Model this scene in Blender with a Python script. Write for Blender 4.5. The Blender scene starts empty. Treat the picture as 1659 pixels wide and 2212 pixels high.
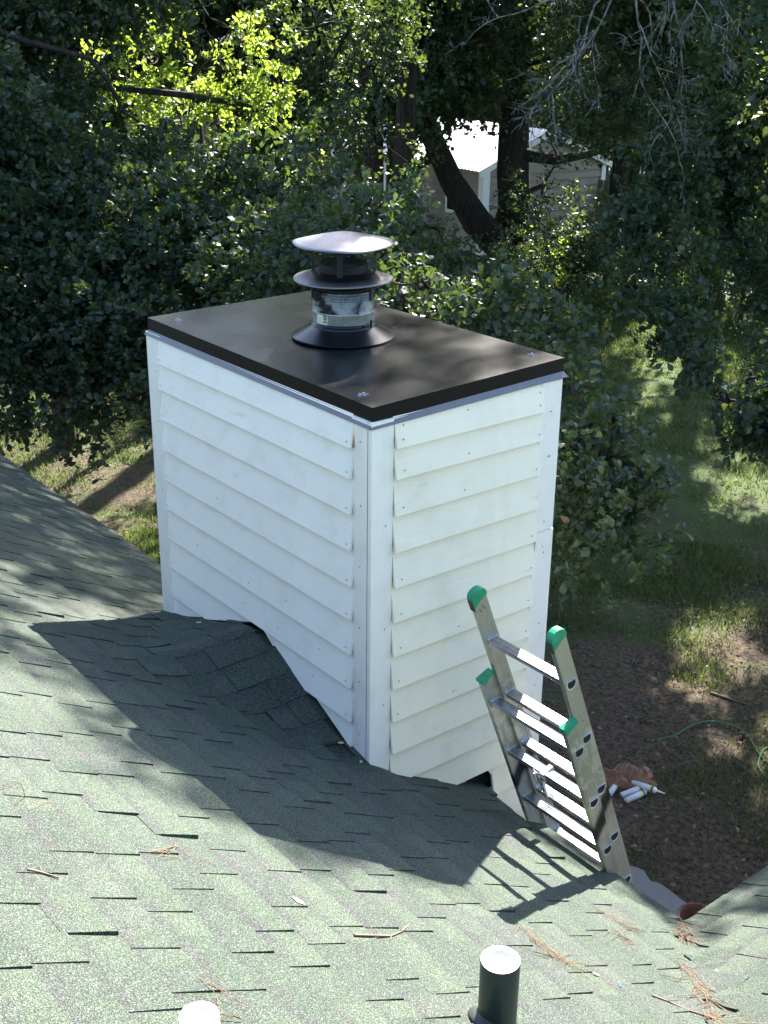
import bpy, bmesh, math, random
import numpy as np
from mathutils import Vector, Matrix
random.seed(7); RNG = np.random.default_rng(11)
SC = bpy.context.scene; COL = SC.collection
R = math.radians
# ------------------------------------------------------------------ camera, world, sun, exposure
CAM = np.array([3.43927, -2.67874, 1.34040]); YAW, PIT, ROL, FPX = 2.4692 + 0.0, 0.38694, 0.01184, 2644.15
_d = np.array([math.cos(PIT)*math.cos(YAW), math.cos(PIT)*math.sin(YAW), -math.sin(PIT)])
_r = np.array([math.sin(YAW), -math.cos(YAW), 0.]); _u = np.cross(_r, _d)
CR = _r*math.cos(ROL) + _u*math.sin(ROL); CU = -_r*math.sin(ROL) + _u*math.cos(ROL)
cam = bpy.data.cameras.new('camera'); co = bpy.data.objects.new('camera', cam); COL.objects.link(co)
co.matrix_world = Matrix(((CR[0], CU[0], -_d[0], CAM[0]), (CR[1], CU[1], -_d[1], CAM[1]), (CR[2], CU[2], -_d[2], CAM[2]), (0, 0, 0, 1)))
cam.sensor_fit = 'HORIZONTAL'; cam.sensor_width = 36; cam.lens = FPX/1659*36; cam.clip_start = .05; cam.clip_end = 600
SC.camera = co
SUN = Vector((-.72, 1.0, 1.0)).normalized()
w = bpy.data.worlds.new('World'); SC.world = w; w.use_nodes = True
sky = w.node_tree.nodes.new('ShaderNodeTexSky'); sky.sky_type = 'NISHITA'; sky.sun_disc = False
sky.sun_elevation = math.asin(SUN.z); sky.sun_rotation = math.atan2(SUN.x, SUN.y)
bg = w.node_tree.nodes['Background']; bg.inputs[1].default_value = 0.09
w.node_tree.links.new(sky.outputs[0], bg.inputs[0])
sl_ = bpy.data.lights.new('sun', 'SUN'); sl_.energy = 5.0; sl_.angle = R(.5); sl_.color = (1, .94, .85)
so = bpy.data.objects.new('sun', sl_); COL.objects.link(so); so.rotation_euler = (-SUN).to_track_quat('-Z', 'Y').to_euler()
SC.view_settings.view_transform = 'Standard'; SC.view_settings.look = 'None'; SC.view_settings.exposure = 2.76
SC.view_settings.gamma = 1; SC.view_settings.use_curve_mapping = False
SC.render.engine = 'CYCLES'; SC.cycles.max_bounces = 8; SC.cycles.transmission_bounces = 6
GZ = -4.5
# place helpers: a photo pixel (1659x2212 grid) to a point of the place
def dirv(u, v):
    d = _d + CR*(u-829.5)/FPX - CU*(v-1106)/FPX
    return d/np.linalg.norm(d)
def at(u, v, D): return CAM + dirv(u, v)*D
def on_z(u, v, z=GZ):
    d = dirv(u, v); return CAM + d*((z-CAM[2])/d[2])
def on_roof(u, v):
    n = np.array([0, .5622, 1.]); d = dirv(u, v); return CAM + d*((-1.602 - CAM@n)/(d@n))
# ------------------------------------------------------------------ object helpers
def tag(o, label=None, cat=None, group=None, kind=None):
    if label: o['label'] = label
    if cat: o['category'] = cat
    if group: o['group'] = group
    if kind: o['kind'] = kind
    return o
def empty(name, loc=(0, 0, 0), rot=None):
    o = bpy.data.objects.new(name, None); COL.objects.link(o); o.location = loc; o.empty_display_size = .1
    if rot: o.rotation_euler = rot
    return o
def link(name, me, parent=None):
    o = bpy.data.objects.new(name, me); COL.objects.link(o)
    if parent: o.parent = parent
    return o
class MB:
    def __init__(s): s.v = []; s.f = []; s.sm = []
    def add(s, vs, fs, smooth=False):
        b = len(s.v); s.v += [tuple(float(c) for c in p) for p in vs]; s.f += [tuple(i+b for i in f) for f in fs]; s.sm += [smooth]*len(fs)
        return s
    def box(s, a, b):
        x0, y0, z0 = a; x1, y1, z1 = b
        return s.add([(x0,y0,z0),(x1,y0,z0),(x1,y1,z0),(x0,y1,z0),(x0,y0,z1),(x1,y0,z1),(x1,y1,z1),(x0,y1,z1)],
                     [(0,3,2,1),(4,5,6,7),(0,1,5,4),(1,2,6,5),(2,3,7,6),(3,0,4,7)])
    def prism(s, pts, ext):
        "planar polygon pts (3D) extruded by vector ext"
        n = len(pts); e = np.array(ext); P = [np.array(p) for p in pts]
        s.add(P + [p+e for p in P], [tuple(range(n))[::-1], tuple(range(n, 2*n))] + [(i, (i+1) % n, n+(i+1) % n, n+i) for i in range(n)])
        return s
    def tube(s, pts, rad, n=8, cap=True, smooth=True):
        pts = [np.array(p, float) for p in pts]; rs = rad if hasattr(rad, '__len__') else [rad]*len(pts)
        ref = np.array([0, 0, 1.]); rings = []
        for i, p in enumerate(pts):
            t = pts[min(i+1, len(pts)-1)] - pts[max(i-1, 0)]; t = t/(np.linalg.norm(t)+1e-9)
            if i == 0:
                a = np.cross(t, ref)
                if np.linalg.norm(a) < .15: a = np.cross(t, [1, 0, 0])
            else: a = a - t*(a@t)
            a = a/(np.linalg.norm(a)+1e-9); b = np.cross(t, a)
            rings.append([p + rs[i]*(math.cos(2*math.pi*k/n)*a + math.sin(2*math.pi*k/n)*b) for k in range(n)])
        vs = [q for r_ in rings for q in r_]; fs = []
        for i in range(len(pts)-1):
            for k in range(n): fs.append((i*n+k, i*n+(k+1) % n, (i+1)*n+(k+1) % n, (i+1)*n+k))
        s.add(vs, fs, smooth)
        if cap: s.add(rings[0] + rings[-1], [tuple(range(n)), tuple(range(2*n-1, n-1, -1))])
        return s
    def lathe(s, prof, c=(0, 0, 0), n=48, smooth=True, wob=None):
        vs = []
        for (r_, z) in prof:
            for k in range(n):
                a = 2*math.pi*k/n; q = wob(a, r_) if wob else 0
                vs.append((c[0]+r_*math.cos(a), c[1]+r_*math.sin(a), c[2]+z+q))
        fs = [(i*n+k, i*n+(k+1) % n, (i+1)*n+(k+1) % n, (i+1)*n+k) for i in range(len(prof)-1) for k in range(n)]
        return s.add(vs, fs, smooth)
    def build(s, name, mat, parent=None, bevel=0):
        me = bpy.data.meshes.new(name); me.from_pydata(s.v, [], s.f); me.materials.append(mat)
        me.polygons.foreach_set('use_smooth', s.sm); me.update()
        o = link(name, me, parent)
        if bevel:
            m = o.modifiers.new('bevel', 'BEVEL'); m.width = bevel; m.segments = 2; m.limit_method = 'ANGLE'
        return o
def fast_mesh(name, V, F, mat, parent=None, smooth=False):
    "V (n,3), F (m,k) equal-size faces"
    me = bpy.data.meshes.new(name); n, k = F.shape
    me.vertices.add(len(V)); me.vertices.foreach_set('co', np.ascontiguousarray(V, dtype=np.float32).ravel())
    me.loops.add(n*k); me.loops.foreach_set('vertex_index', np.ascontiguousarray(F, dtype=np.int32).ravel())
    me.polygons.add(n); me.polygons.foreach_set('loop_start', np.arange(0, n*k, k, dtype=np.int32))
    me.polygons.foreach_set('use_smooth', np.full(n, smooth)); me.materials.append(mat); me.update(calc_edges=True); me.validate()
    return link(name, me, parent)
# ------------------------------------------------------------------ materials
class NT:
    def __init__(s, name, rough=.6, metal=0., spec=.5):
        s.m = bpy.data.materials.new(name); s.m.use_nodes = True; s.n = s.m.node_tree.nodes; s.l = s.m.node_tree.links
        s.p = s.n['Principled BSDF']; s.p.inputs['Roughness'].default_value = rough; s.p.inputs['Metallic'].default_value = metal
        s.p.inputs['Specular IOR Level'].default_value = spec
        s.tc = s.n.new('ShaderNodeTexCoord'); s.co = s.tc.outputs['Object']
    def _in(s, sock, v):
        if isinstance(v, bpy.types.NodeSocket): s.l.new(v, sock)
        elif isinstance(v, (tuple, list)): sock.default_value = tuple(v)+((1,) if len(v) == 3 and sock.type == 'RGBA' else ())
        else: sock.default_value = v
    def noise(s, scale, detail=4, rough=.55, co=None, dist=0, out='Fac'):
        t = s.n.new('ShaderNodeTexNoise'); s.l.new(co or s.co, t.inputs['Vector']); t.inputs['Scale'].default_value = scale
        t.inputs['Detail'].default_value = detail; t.inputs['Roughness'].default_value = rough; t.inputs['Distortion'].default_value = dist
        return t.outputs[out]
    def voro(s, scale, out='Distance', co=None):
        t = s.n.new('ShaderNodeTexVoronoi'); s.l.new(co or s.co, t.inputs['Vector']); t.inputs['Scale'].default_value = scale
        return t.outputs[out]
    def scaled(s, v, loc=(0, 0, 0), rot=(0, 0, 0)):
        t = s.n.new('ShaderNodeMapping'); s.l.new(s.co, t.inputs[0]); t.inputs['Scale'].default_value = v; t.inputs['Location'].default_value = loc
        t.inputs['Rotation'].default_value = rot
        return t.outputs[0]
    def ramp(s, f, stops, interp='LINEAR'):
        t = s.n.new('ShaderNodeValToRGB'); s.l.new(f, t.inputs[0]); e = t.color_ramp.elements; t.color_ramp.interpolation = interp
        while len(e) < len(stops): e.new(.5)
        for k, (p, c) in enumerate(stops):
            e[k].position = p; e[k].color = (tuple(c)+(1,)) if hasattr(c, '__len__') else (c, c, c, 1)
        return t.outputs[0]
    def mix(s, f, a, b, mode='MIX'):
        t = s.n.new('ShaderNodeMix'); t.data_type = 'RGBA'; t.blend_type = mode
        s._in(t.inputs[0], f); s._in(t.inputs[6], a); s._in(t.inputs[7], b); return t.outputs[2]
    def math(s, op, a, b=0., c=None):
        t = s.n.new('ShaderNodeMath'); t.operation = op; s._in(t.inputs[0], a); s._in(t.inputs[1], b)
        if c is not None: s._in(t.inputs[2], c)
        return t.outputs[0]
    def sep(s, v=None):
        t = s.n.new('ShaderNodeSeparateXYZ'); s.l.new(v or s.co, t.inputs[0]); return t.outputs
    def island(s): t = s.n.new('ShaderNodeNewGeometry'); return t.outputs['Random Per Island']
    def objrand(s): t = s.n.new('ShaderNodeObjectInfo'); return t.outputs['Random']
    def attr(s, name): t = s.n.new('ShaderNodeAttribute'); t.attribute_name = name; return t.outputs['Fac']
    def color(s, c): s._in(s.p.inputs['Base Color'], c); return s
    def rough(s, c): s._in(s.p.inputs['Roughness'], c); return s
    def bump(s, h, dist=.01, strength=1.):
        t = s.n.new('ShaderNodeBump'); t.inputs['Distance'].default_value = dist; t.inputs['Strength'].default_value = strength
        s.l.new(h, t.inputs['Height']); s.l.new(t.outputs[0], s.p.inputs['Normal']); return s
def flat(name, col, rough=.6, metal=0., var=.15, sc=20):
    t = NT(name, rough, metal); n = t.noise(sc); t.color(t.mix(n, tuple(c*(1-var) for c in col), tuple(min(1, c*(1+var)) for c in col))); return t.m
# shingles
t = NT('shingle_granules', .9, 0, .25)
isl = t.attr('tone'); band = t.attr('band')
g = t.noise(330, 2, .7); g2 = t.voro(420, 'Color'); blend = t.noise(5, 3)
base = t.ramp(isl, [(0, (.052, .068, .056)), (.25, (.074, .090, .072)), (.5, (.090, .106, .084)), (.7, (.058, .072, .064)), (.85, (.078, .080, .082)), (1, (.096, .110, .090))])
purple = t.ramp(blend, [(.35, (.060, .050, .066)), (.65, (.066, .068, .068))])
bn = t.math('ADD', band, t.math('MULTIPLY', t.math('SUBTRACT', t.noise(9, 3), .5), .7))
bf = t.ramp(bn, [(.0, .15), (.1, 0.), (.5, 0.), (.9, .85)])
base = t.mix(bf, base, purple)
base = t.mix(t.ramp(t.noise(2.2, 4), [(.35, 0.), (.75, .35)]), base, (.094, .102, .090))
sp = t.ramp(g, [(.38, .22), (.5, .92), (.62, 2.2)])
base = t.mix(1., base, sp, 'MULTIPLY')
base = t.mix(1., base, (.49, .565, .485), 'MULTIPLY')
s3 = t.sep(g2)[0]
base = t.mix(t.ramp(s3, [(.9, 0.), (.93, .6)]), base, (.17, .18, .17))
t.color(base); t.bump(g, .003, .7); SHINGLE = t.m
def wood_paint(name, tint, axis):
    t = NT(name, .5, 0, .4)
    sc = [(2.5, 30, 30), (30, 2.5, 30), (30, 30, 2.5)][axis]
    v = t.scaled(sc); gr = t.noise(2.2, 6, .65, v, .6)
    worn = t.ramp(t.noise(3.0, 5, .6), [(.50, 0.), (.75, 1.)])
    base = t.mix(t.math('MULTIPLY', t.ramp(gr, [(.42, 0.), (.58, 1.)]), t.math('ADD', t.math('MULTIPLY', worn, .22), .05)), tint, tuple(c*.70 for c in tint))
    base = t.mix(t.ramp(t.noise(7, 4, .6), [(.50, 0.), (.78, .34)]), base, (.62, .56, .45))
    r_ = t.island(); base = t.mix(t.math('MULTIPLY', r_, .16), base, tuple(c*.80 for c in tint))
    v2 = t.scaled([(4, 9, 9), (9, 4, 9), (9, 9, 4)][axis], (3, 5, 7)); 
    base = t.mix(t.ramp(t.noise(1.6, 3, .5, v2), [(.70, 0.), (.76, .22)]), base, (.45, .36, .25))
    t.color(base); t.bump(gr, .0012, .5); return t.m
WH_X = wood_paint('white_paint_board', (.92, .87, .77), 0)
WH_Y = wood_paint('warm_tint_paint_board', (.93, .85, .66), 1)  # same white paint; creamier primer plus warm light put into the tint
WH_Z = wood_paint('white_paint_trim', (.92, .87, .77), 2)
t = NT('dark_bronze_metal', .28, 0, .22); t.color(t.mix(t.noise(1.5, 2), (.0028, .0033, .0046), (.0046, .0052, .0068))); t.rough(t.ramp(t.noise(2.2, 2), [(.3, .22), (.7, .30)])); BRONZE = t.m
t = NT('dark_skirt_paint', .45, 0, .18); t.color(t.mix(t.noise(9), (.0045, .004, .0045), (.007, .006, .006))); SKIRT = t.m
DRIP = flat('lavender_grey_flashing', (.14, .137, .147), .5, .2)
HOLE = flat('dark_void', (.012, .010, .008), .9)  # near-black colour stands in for the unlit inside of gaps and rungs
NAIL = flat('nail_head', (.10, .11, .12), .5, .3)
RAWWOOD = flat('raw_split_wood', (.33, .20, .12), .8)
t = NT('galvanised_sooty', .42, .75)
n1 = t.noise(9, 5, .62, None, .4); n2 = t.noise(70, 4)
t.color(t.mix(t.ramp(n1, [(.42, 0.), (.56, 1.)]), t.mix(n2, (.34, .39, .44), (.46, .52, .58)), (.03, .03, .034)))
t.rough(t.ramp(n1, [(.4, .38), (.6, .75)])); GALV = t.m
t = NT('galvanised_band', .5, .45); t.color(t.mix(t.ramp(t.noise(28, 5), [(.35, 0.), (.7, 1.)]), (.40, .40, .34), (.27, .27, .24))); GALV2 = t.m
t = NT('sooty_disc', .38, .7)
n1 = t.noise(7, 5, .6); xyz = t.sep(); rr = t.math('SQRT', t.math('ADD', t.math('POWER', xyz[0], 2.), t.math('POWER', xyz[1], 2.)))
rim = t.ramp(t.math('ADD', rr, t.math('MULTIPLY', t.math('SUBTRACT', n1, .5), .07)), [(.165, 0.), (.21, 1.)])
t.color(t.mix(rim, (.02, .02, .024), (.16, .155, .155))); t.rough(t.ramp(n1, [(.35, .30), (.7, .55)])); DISC = t.m
t = NT('weathered_steel_cap', .30, .8)
n1 = t.noise(5, 5, .6); t.color(t.mix(t.ramp(n1, [(.3, 0.), (.7, 1.)]), (.11, .11, .13), (.19, .19, .22)))
t.rough(t.ramp(t.noise(14, 4), [(.3, .42), (.7, .6)])); STEELCAP = t.m
WIRE = flat('sooty_wire', (.018, .018, .018), .6, .3)
COLLAR = NT('black_collar_metal', .28, .4).color((.010, .010, .013)).m
STICK = flat('old_paper_sticker', (.62, .60, .46), .7, 0, .12, 60)
INK = flat('black_ink', (.015, .015, .015), .7)
SCREW = flat('sealant_screw', (.22, .22, .25), .25, .6)
# aluminium with paint splashes and sprayed black stripes (local Z runs up the ladder)
def alu(name, stripes=True, base=(.50, .485, .41), met=.78, rough=.34):
    t = NT(name, rough, met)
    v = t.scaled((60, 60, 1.5) if stripes else (1.2, 90, 90)); st = t.noise(3, 4, .6, v); lo = .80 if stripes else .45
    c = t.mix(t.ramp(st, [(.35, 0.), (.62, 1.)]) if not stripes else st, tuple(x*lo for x in base), tuple(min(1, x*1.12) for x in base))  # rungs: rib shading and sun glare painted as colour streaks along X
    dirt = t.ramp(t.noise(6, 5, .65), [(.52, 0.), (.72, .6)]); c = t.mix(dirt, c, (.20, .185, .15))
    if stripes:
        x = t.sep(); z = t.math('ADD', x[2], t.math('ADD', t.math('MULTIPLY', x[1], -.9), t.math('MULTIPLY', t.math('SUBTRACT', t.noise(6, 3), .5), .05)))
        q = t.ramp(t.math('ABSOLUTE', t.math('SUBTRACT', z, STRZ)), [(.028, 1.), (.062, 0.)]); c = t.mix(t.math('MULTIPLY', q, .96), c, (.012, .013, .016))
        pz = t.ramp(t.math('ABSOLUTE', t.math('SUBTRACT', x[2], STRZ+.30)), [(.16, 1.), (.24, 0.)])
        sp = t.math('MULTIPLY', t.ramp(t.noise(17, 4, .5, None, .8), [(.535, 0.), (.55, 1.)]), pz); c = t.mix(sp, c, (.62, .60, .47))
        bz = t.ramp(x[2], [(0, 1.), (1, 1.)])
    t.color(c); t.rough(t.ramp(t.noise(12, 3), [(.3, rough-.08), (.7, rough+.12)])); t.bump(st, .0008, .4); return t.m
LADL = 3.463; STRZ = LADL - .45
ALU = alu('ladder_aluminium'); ALU_R = alu('rung_aluminium', False, (.60, .60, .62), .92, .32)
COLLARALU = NT('bright_collar', .25, .8).color((.72, .74, .76)).m
t = NT('green_plastic', .28, 0, .6); t.color(t.mix(t.ramp(t.noise(25, 4), [(.4, 0.), (.7, 1.)]), (.010, .30, .14), (.008, .20, .10))); GREENP = t.m
BLACKR = flat('scuffed_black_rubber', (.05, .05, .05), .6, 0, .5, 60)
# vegetation
def leafmat(name, stops, trans, tmix=.38, rough=.47, spec=.42):
    t = NT(name, rough, 0, spec); r_ = t.island(); c = t.ramp(r_, stops); t.color(c)
    tr = t.n.new('ShaderNodeBsdfTranslucent'); t.l.new(t.ramp(r_, [(0, tuple(x*.75 for x in trans)), (1, tuple(min(1, x*1.25) for x in trans))]), tr.inputs[0])
    mx = t.n.new('ShaderNodeMixShader'); mx.inputs[0].default_value = tmix
    t.l.new(t.p.outputs[0], mx.inputs[1]); t.l.new(tr.outputs[0], mx.inputs[2]); t.l.new(mx.outputs[0], t.n['Material Output'].inputs[0]); return t.m
LEAF = leafmat('oak_leaf', [(0, (.013, .027, .017)), (.5, (.022, .043, .026)), (.86, (.037, .064, .036)), (.97, (.065, .095, .04)), (1, (.13, .08, .04))], (.115, .175, .025), .32)
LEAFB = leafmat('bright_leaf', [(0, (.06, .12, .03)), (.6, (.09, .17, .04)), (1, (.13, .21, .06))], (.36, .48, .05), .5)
LEAFD = leafmat('far_leaf', [(0, (.016, .028, .017)), (.6, (.028, .046, .026)), (1, (.052, .072, .034))], (.13, .18, .03), .34, .5, .35)
NEEDLE = leafmat('pine_needle_tuft', [(0, (.05, .075, .035)), (1, (.10, .12, .06))], (.20, .22, .07), .3, .5)
t = NT('bark', .9, 0, .2); v = t.scaled((9, 9, 1.6)); b = t.noise(2.2, 7, .7, v, .5)
t.color(t.mix(t.ramp(b, [(.35, 0.), (.7, 1.)]), (.010, .009, .008), (.048, .041, .034))); t.bump(b, .03, 1.); BARK = t.m
t = NT('lichen_twig', .85, 0, .2); t.color(t.mix(t.ramp(t.noise(14, 4), [(.4, 0.), (.6, 1.)]), (.035, .03, .026), (.15, .165, .15))); LICHEN = t.m
t = NT('lawn_soil', .95, 0, .15)
big = t.noise(.33, 4, .6); mid = t.noise(1.6, 6, .65); fine = t.noise(24, 5, .7); vf = t.noise(90, 3, .7)
soil = t.mix(t.ramp(fine, [(.35, 0.), (.68, 1.)]), (.020, .015, .011), (.118, .088, .062))
soil = t.mix(t.ramp(t.voro(30, 'Color'), [(.85, 0.), (.92, .5)]), soil, (.115, .085, .055))
grs = t.mix(t.ramp(vf, [(.35, 0.), (.7, 1.)]), (.026, .050, .015), (.078, .118, .032))
x = t.sep()
away = t.math('ADD', t.math('MAXIMUM', t.math('MULTIPLY', t.math('SUBTRACT', x[1], 8.5), .030), -.10), t.ramp(t.math('MULTIPLY', x[0], -.1), [(.70, 0.), (.86, .10)]))
gf = t.ramp(t.math('ADD', t.math('ADD', t.math('MULTIPLY', big, .5), t.math('MULTIPLY', mid, .5)), away), [(.45, 0.), (.58, 1.)])
t.color(t.mix(t.math('MULTIPLY', gf, .85), soil, grs)); t.bump(fine, .03, .8); GROUND = t.m
GRASS = leafmat('grass_blade', [(0, (.034, .062, .018)), (.5, (.058, .096, .026)), (.85, (.095, .105, .042)), (1, (.16, .125, .07))], (.13, .18, .035), .4, .6, .3)
LITTER = leafmat('dry_leaf', [(0, (.075, .046, .028)), (.6, (.13, .09, .055)), (1, (.24, .18, .125))], (.12, .08, .04), .2, .8, .2)
t = NT('concrete', .85, 0, .3); t.color(t.mix(t.noise(8, 6, .65), (.12, .12, .12), (.20, .20, .195))); t.bump(t.noise(60, 4), .004, .5); CONC = t.m
TERRA = flat('terracotta', (.13, .055, .035), .8, 0, .25, 18)
POTSOIL = flat('pot_soil', (.05, .03, .02), .95)
t = NT('shed_roof_metal', .38, .25); t.color(t.mix(t.noise(2, 4), (.72, .74, .80), (.82, .84, .88))); SHEDROOF = t.m
SHEDWALL = flat('tan_siding', (.27, .235, .19), .7, 0, .1, 3)
SHEDTRIM = flat('white_trim', (.78, .78, .76), .6)
GLASSD = NT('shed_glass', .08, 0, .6).color((.02, .025, .03)).m
FENCEW = flat('weathered_fence_wood', (.10, .075, .05), .85, 0, .35, 6)
FENCEG = flat('grey_fence_wood', (.08, .075, .07), .85, 0, .35, 6)
HOUSEW = flat('house_wall_paint', (.62, .60, .54), .7)
HOSE = NT('green_hose', .75, 0, .2).color((.06, .16, .075)).m
STRAW = flat('dry_pine_straw', (.13, .072, .034), .75, 0, .35, 50)
TWIG = flat('dead_twig', (.15, .10, .07), .8, 0, .4, 40)
t = NT('vent_pipe_paint', .42, 0, .4); n = t.noise(11, 5, .6, None, .3)
t.color(t.mix(t.ramp(n, [(.66, 0.), (.70, 1.)]), t.mix(t.noise(30), (.016, .026, .022), (.03, .045, .038)), (.22, .30, .25))); VENT = t.m
PVC = flat('white_pvc', (.80, .80, .76), .45, 0, .04)
PVCIN = flat('cream_pvc_inside', (.78, .72, .58), .6, 0, .06)
BOOT = flat('boot_flashing', (.02, .024, .022), .55)
# ------------------------------------------------------------------ ground, patio
def ground():
    n = 60; xs = np.concatenate([np.linspace(-260, -34, 10), np.linspace(-32, 8, 161), np.linspace(10, 200, 9)])
    ys = np.concatenate([np.linspace(-160, -8, 7), np.linspace(-6, 44, 201), np.linspace(48, 260, 10)])
    X, Y = np.meshgrid(xs, ys, indexing='ij')
    Z = GZ + .03*np.sin(X*.9+1)*np.cos(Y*.7) + .02*np.sin(X*2.3+Y*1.7) + .015*np.sin(X*5.1-Y*4.2)
    V = np.stack([X, Y, Z], -1).reshape(-1, 3); a, b_ = X.shape
    i = (np.arange(a-1)[:, None]*b_ + np.arange(b_-1)[None]).ravel()
    F = np.stack([i, i+b_, i+b_+1, i+1], -1)
    tag(fast_mesh('ground', V, F, GROUND, None, True), 'patchy lawn of grass, bare soil and leaf litter around the trees', None, None, 'structure')
ground()
pts = [on_z(*q, GZ+.07) for q in [(1340, 1864), (1376, 1872), (1392, 1880), (1406, 1902), (1424, 1906), (1442, 1918), (1468, 1938), (1490, 1955), (1580, 2000)]]
pts += [np.array([2.2, 2.2, GZ+.07]), np.array([2.2, .4, GZ+.07]), np.array([-2.0, .4, GZ+.07]), np.array([-2.0, 2.6, GZ+.07])]
pts = [np.array([p[0], p[1], GZ+.07]) for p in pts]
tag(MB().prism(pts, (0, 0, -.2)).build('patio', CONC, None, .01), 'small grey concrete slab with a broken edge below the eave', None, None, 'structure')
# ------------------------------------------------------------------ house and roof
SL = .5622; EY = .68
def EYf(x): return np.interp(x, [-.1, 0, .22, .36, .5, .7, .9, 1.05, 1.155], [.68, .68, .655, .58, .51, .50, .515, .575, .68])
def smax(a, b, k):
    h = np.maximum(k-np.abs(a-b), 0)/k; return np.maximum(a, b) + h*h*k*.25
def Hm(x, y): return -1.602 - SL*y
def Hw(x, y): return -1.99 + .562*(x-1.155)
def Hc(x, y):
    dx = x+.816; sl = np.where(dx > 0, .41, .37)
    return -1.262 - sl*(np.sqrt(dx*dx+.004)-.06) - np.maximum(y, 0)*1.6 + .02*np.sin(np.clip(y, -1, 0)*5)
def H(x, y):
    x = np.asarray(x, float); y = np.asarray(y, float)
    h = smax(Hm(x, y), Hc(x, y), .10); h = smax(h, Hw(x, y), .03)
    return h + .004*np.sin(x*3.1+y*2.)+.003*np.sin(x*7.3-y*5.1)
house = tag(empty('house', (-1, -1.5, GZ)), 'house with a green asphalt shingle roof below the white chimney', 'house')
def hp(o): o.parent = house; o.matrix_parent_inverse = house.matrix_basis.inverted() if False else Matrix.Translation((1, 1.5, -GZ)); return o
xs = np.arange(-10, 7.01, .06); ys = np.arange(-6.02, 6.7, .06); ys = ys - ys[np.argmin(np.abs(ys-EY))] + EY
X, Y = np.meshgrid(xs, ys, indexing='ij'); Y = np.where((X < 1.156) & (Y <= EY+.001), np.minimum(Y, EYf(X)), Y); Z = H(X, Y) - .006
V = np.stack([X, Y, Z], -1).reshape(-1, 3); a, b_ = X.shape
I, J = np.meshgrid(np.arange(a-1), np.arange(b_-1), indexing='ij'); XC = (X[:-1, :-1]+X[1:, 1:])/2; YC = (Y[:-1, :-1]+Y[1:, 1:])/2
keep = ((YC < EY) | (XC > 1.155)) & ~((XC < -.02) & (XC > -1.70) & (YC > .02))
i = (I*b_+J)[keep]; F = np.stack([i, i+b_, i+b_+1, i+1], -1)
roof = hp(fast_mesh('roof', V, F, SHINGLE, None, True))
# under-eave boards and walls
fm = MB().box((-10, EY-.03, -2.16), (-1.74, EY-.006, -2.0)).box((.03, .46, -2.10), (1.10, .485, -1.93)).box((1.165, EY-.02, -2.16), (1.19, 6.6, -2.0))
hp(fm.build('fascia', HOUSEW))
wm = MB().box((-9.6, -6, GZ), (-1.72, .30, -2.02)).box((-1.72, -6, GZ), (.02, -.05, -1.9)).box((.02, -6, GZ), (1.6, .25, -2.02)).box((1.55, -6, GZ), (6.4, 6.3, -2.02))
hp(wm.build('wall', HOUSEW))
def shingle_field(axis, lines, trange, test, seed, lift=0., sgn=1, expo=.1247):
    """lines: butt positions (plan); the pieces run from the butt upslope. axis 'y': butt at y=line, upslope -y."""
    rnd = random.Random(seed); out = []
    for li, s0 in enumerate(lines):
        tpos = trange[0] + rnd.uniform(-.2, 0); raised = rnd.random() < .5
        while tpos < trange[1]:
            wd = rnd.choice([.10, .13, .16, .19, .22])+rnd.uniform(-.015, .015) if raised else rnd.choice([.07, .10, .13, .17])+rnd.uniform(-.01, .01)
            t0, t1 = tpos, tpos+wd; tpos = t1 + .0015
            th = (.0098 + rnd.uniform(-.001, .0015)) if raised else .0050
            if raised and rnd.random() < .06: th += rnd.uniform(.003, .008)
            raised = not raised
            ex = expo*1.07; j0, j1 = rnd.uniform(-.0025, .0025), rnd.uniform(-.0025, .0025)
            if axis == 'y': f = lambda a, b: (t0+(t1-t0)*a, min(s0+(j0 if b == 0 else 0) - ex*b, float(EYf(t0+(t1-t0)*a))+.006))
            elif axis == 'x+': f = lambda a, b: (s0+ex*b, t0+(t1-t0)*a)      # upslope +x
            else: f = lambda a, b: (s0-ex*b, t0+(t1-t0)*a)                 # upslope -x
            cx, cy = f(.5, .5)
            if not test(cx, cy): continue
            nx, ny = 2, 2; vs = []; bd = []
            for jb in range(ny+1):
                for ia in range(nx+1):
                    x_, y_ = f(ia/nx, jb/ny); h = float(H(x_, y_)) + th*(1-.62*jb/ny) + .0004 + lift
                    vs.append((x_, y_, h)); bd.append(jb/ny)
            n0 = len(vs); ring = [0, 1, 2, 5, 8, 7, 6, 3]
            for k in ring:
                x_, y_, h = vs[k]; vs.append((x_, y_, float(H(x_, y_))-.004+lift)); bd.append(bd[k])
            fs = [(jb*3+ia, jb*3+ia+1, jb*3+ia+4, jb*3+ia+3) for jb in range(2) for ia in range(2)]
            fs += [(ring[k], n0+k, n0+(k+1) % 8, ring[(k+1) % 8]) for k in range(8)]
            D = math.dist((cx, cy, vs[4][2]), CAM); dv = np.array([cx, cy, vs[4][2]])-CAM; zc = dv@_d
            u = 829.5+FPX*(dv@CR)/zc; v_ = 1106-FPX*(dv@CU)/zc
            vis = zc > 0 and -60 < u < 1720 and -60 < v_ < 2270 and not (-1.75 < cx < 0 and cy > .3)
            out.append((vs, fs, bd, (wd/D**2) if vis else 0, rnd.random()))
    return out
P = []
P += shingle_field('y', [.729-k*.1247 for k in range(0, 32)], (-9, 4.2),
                   lambda x, y: y > -3.2 and y < float(EYf(x))-.01 and Hm(x, y) >= max(Hc(x, y), Hw(x, y))-.012 and not (-1.69 < x < -.03 and y > -.02), 3)
P += shingle_field('x+', [1.14+k*.1247 for k in range(0, 22)], (-2.2, 3.4), lambda x, y: x > 1.14 and Hw(x, y) >= Hm(x, y)-.012, 5)
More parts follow.
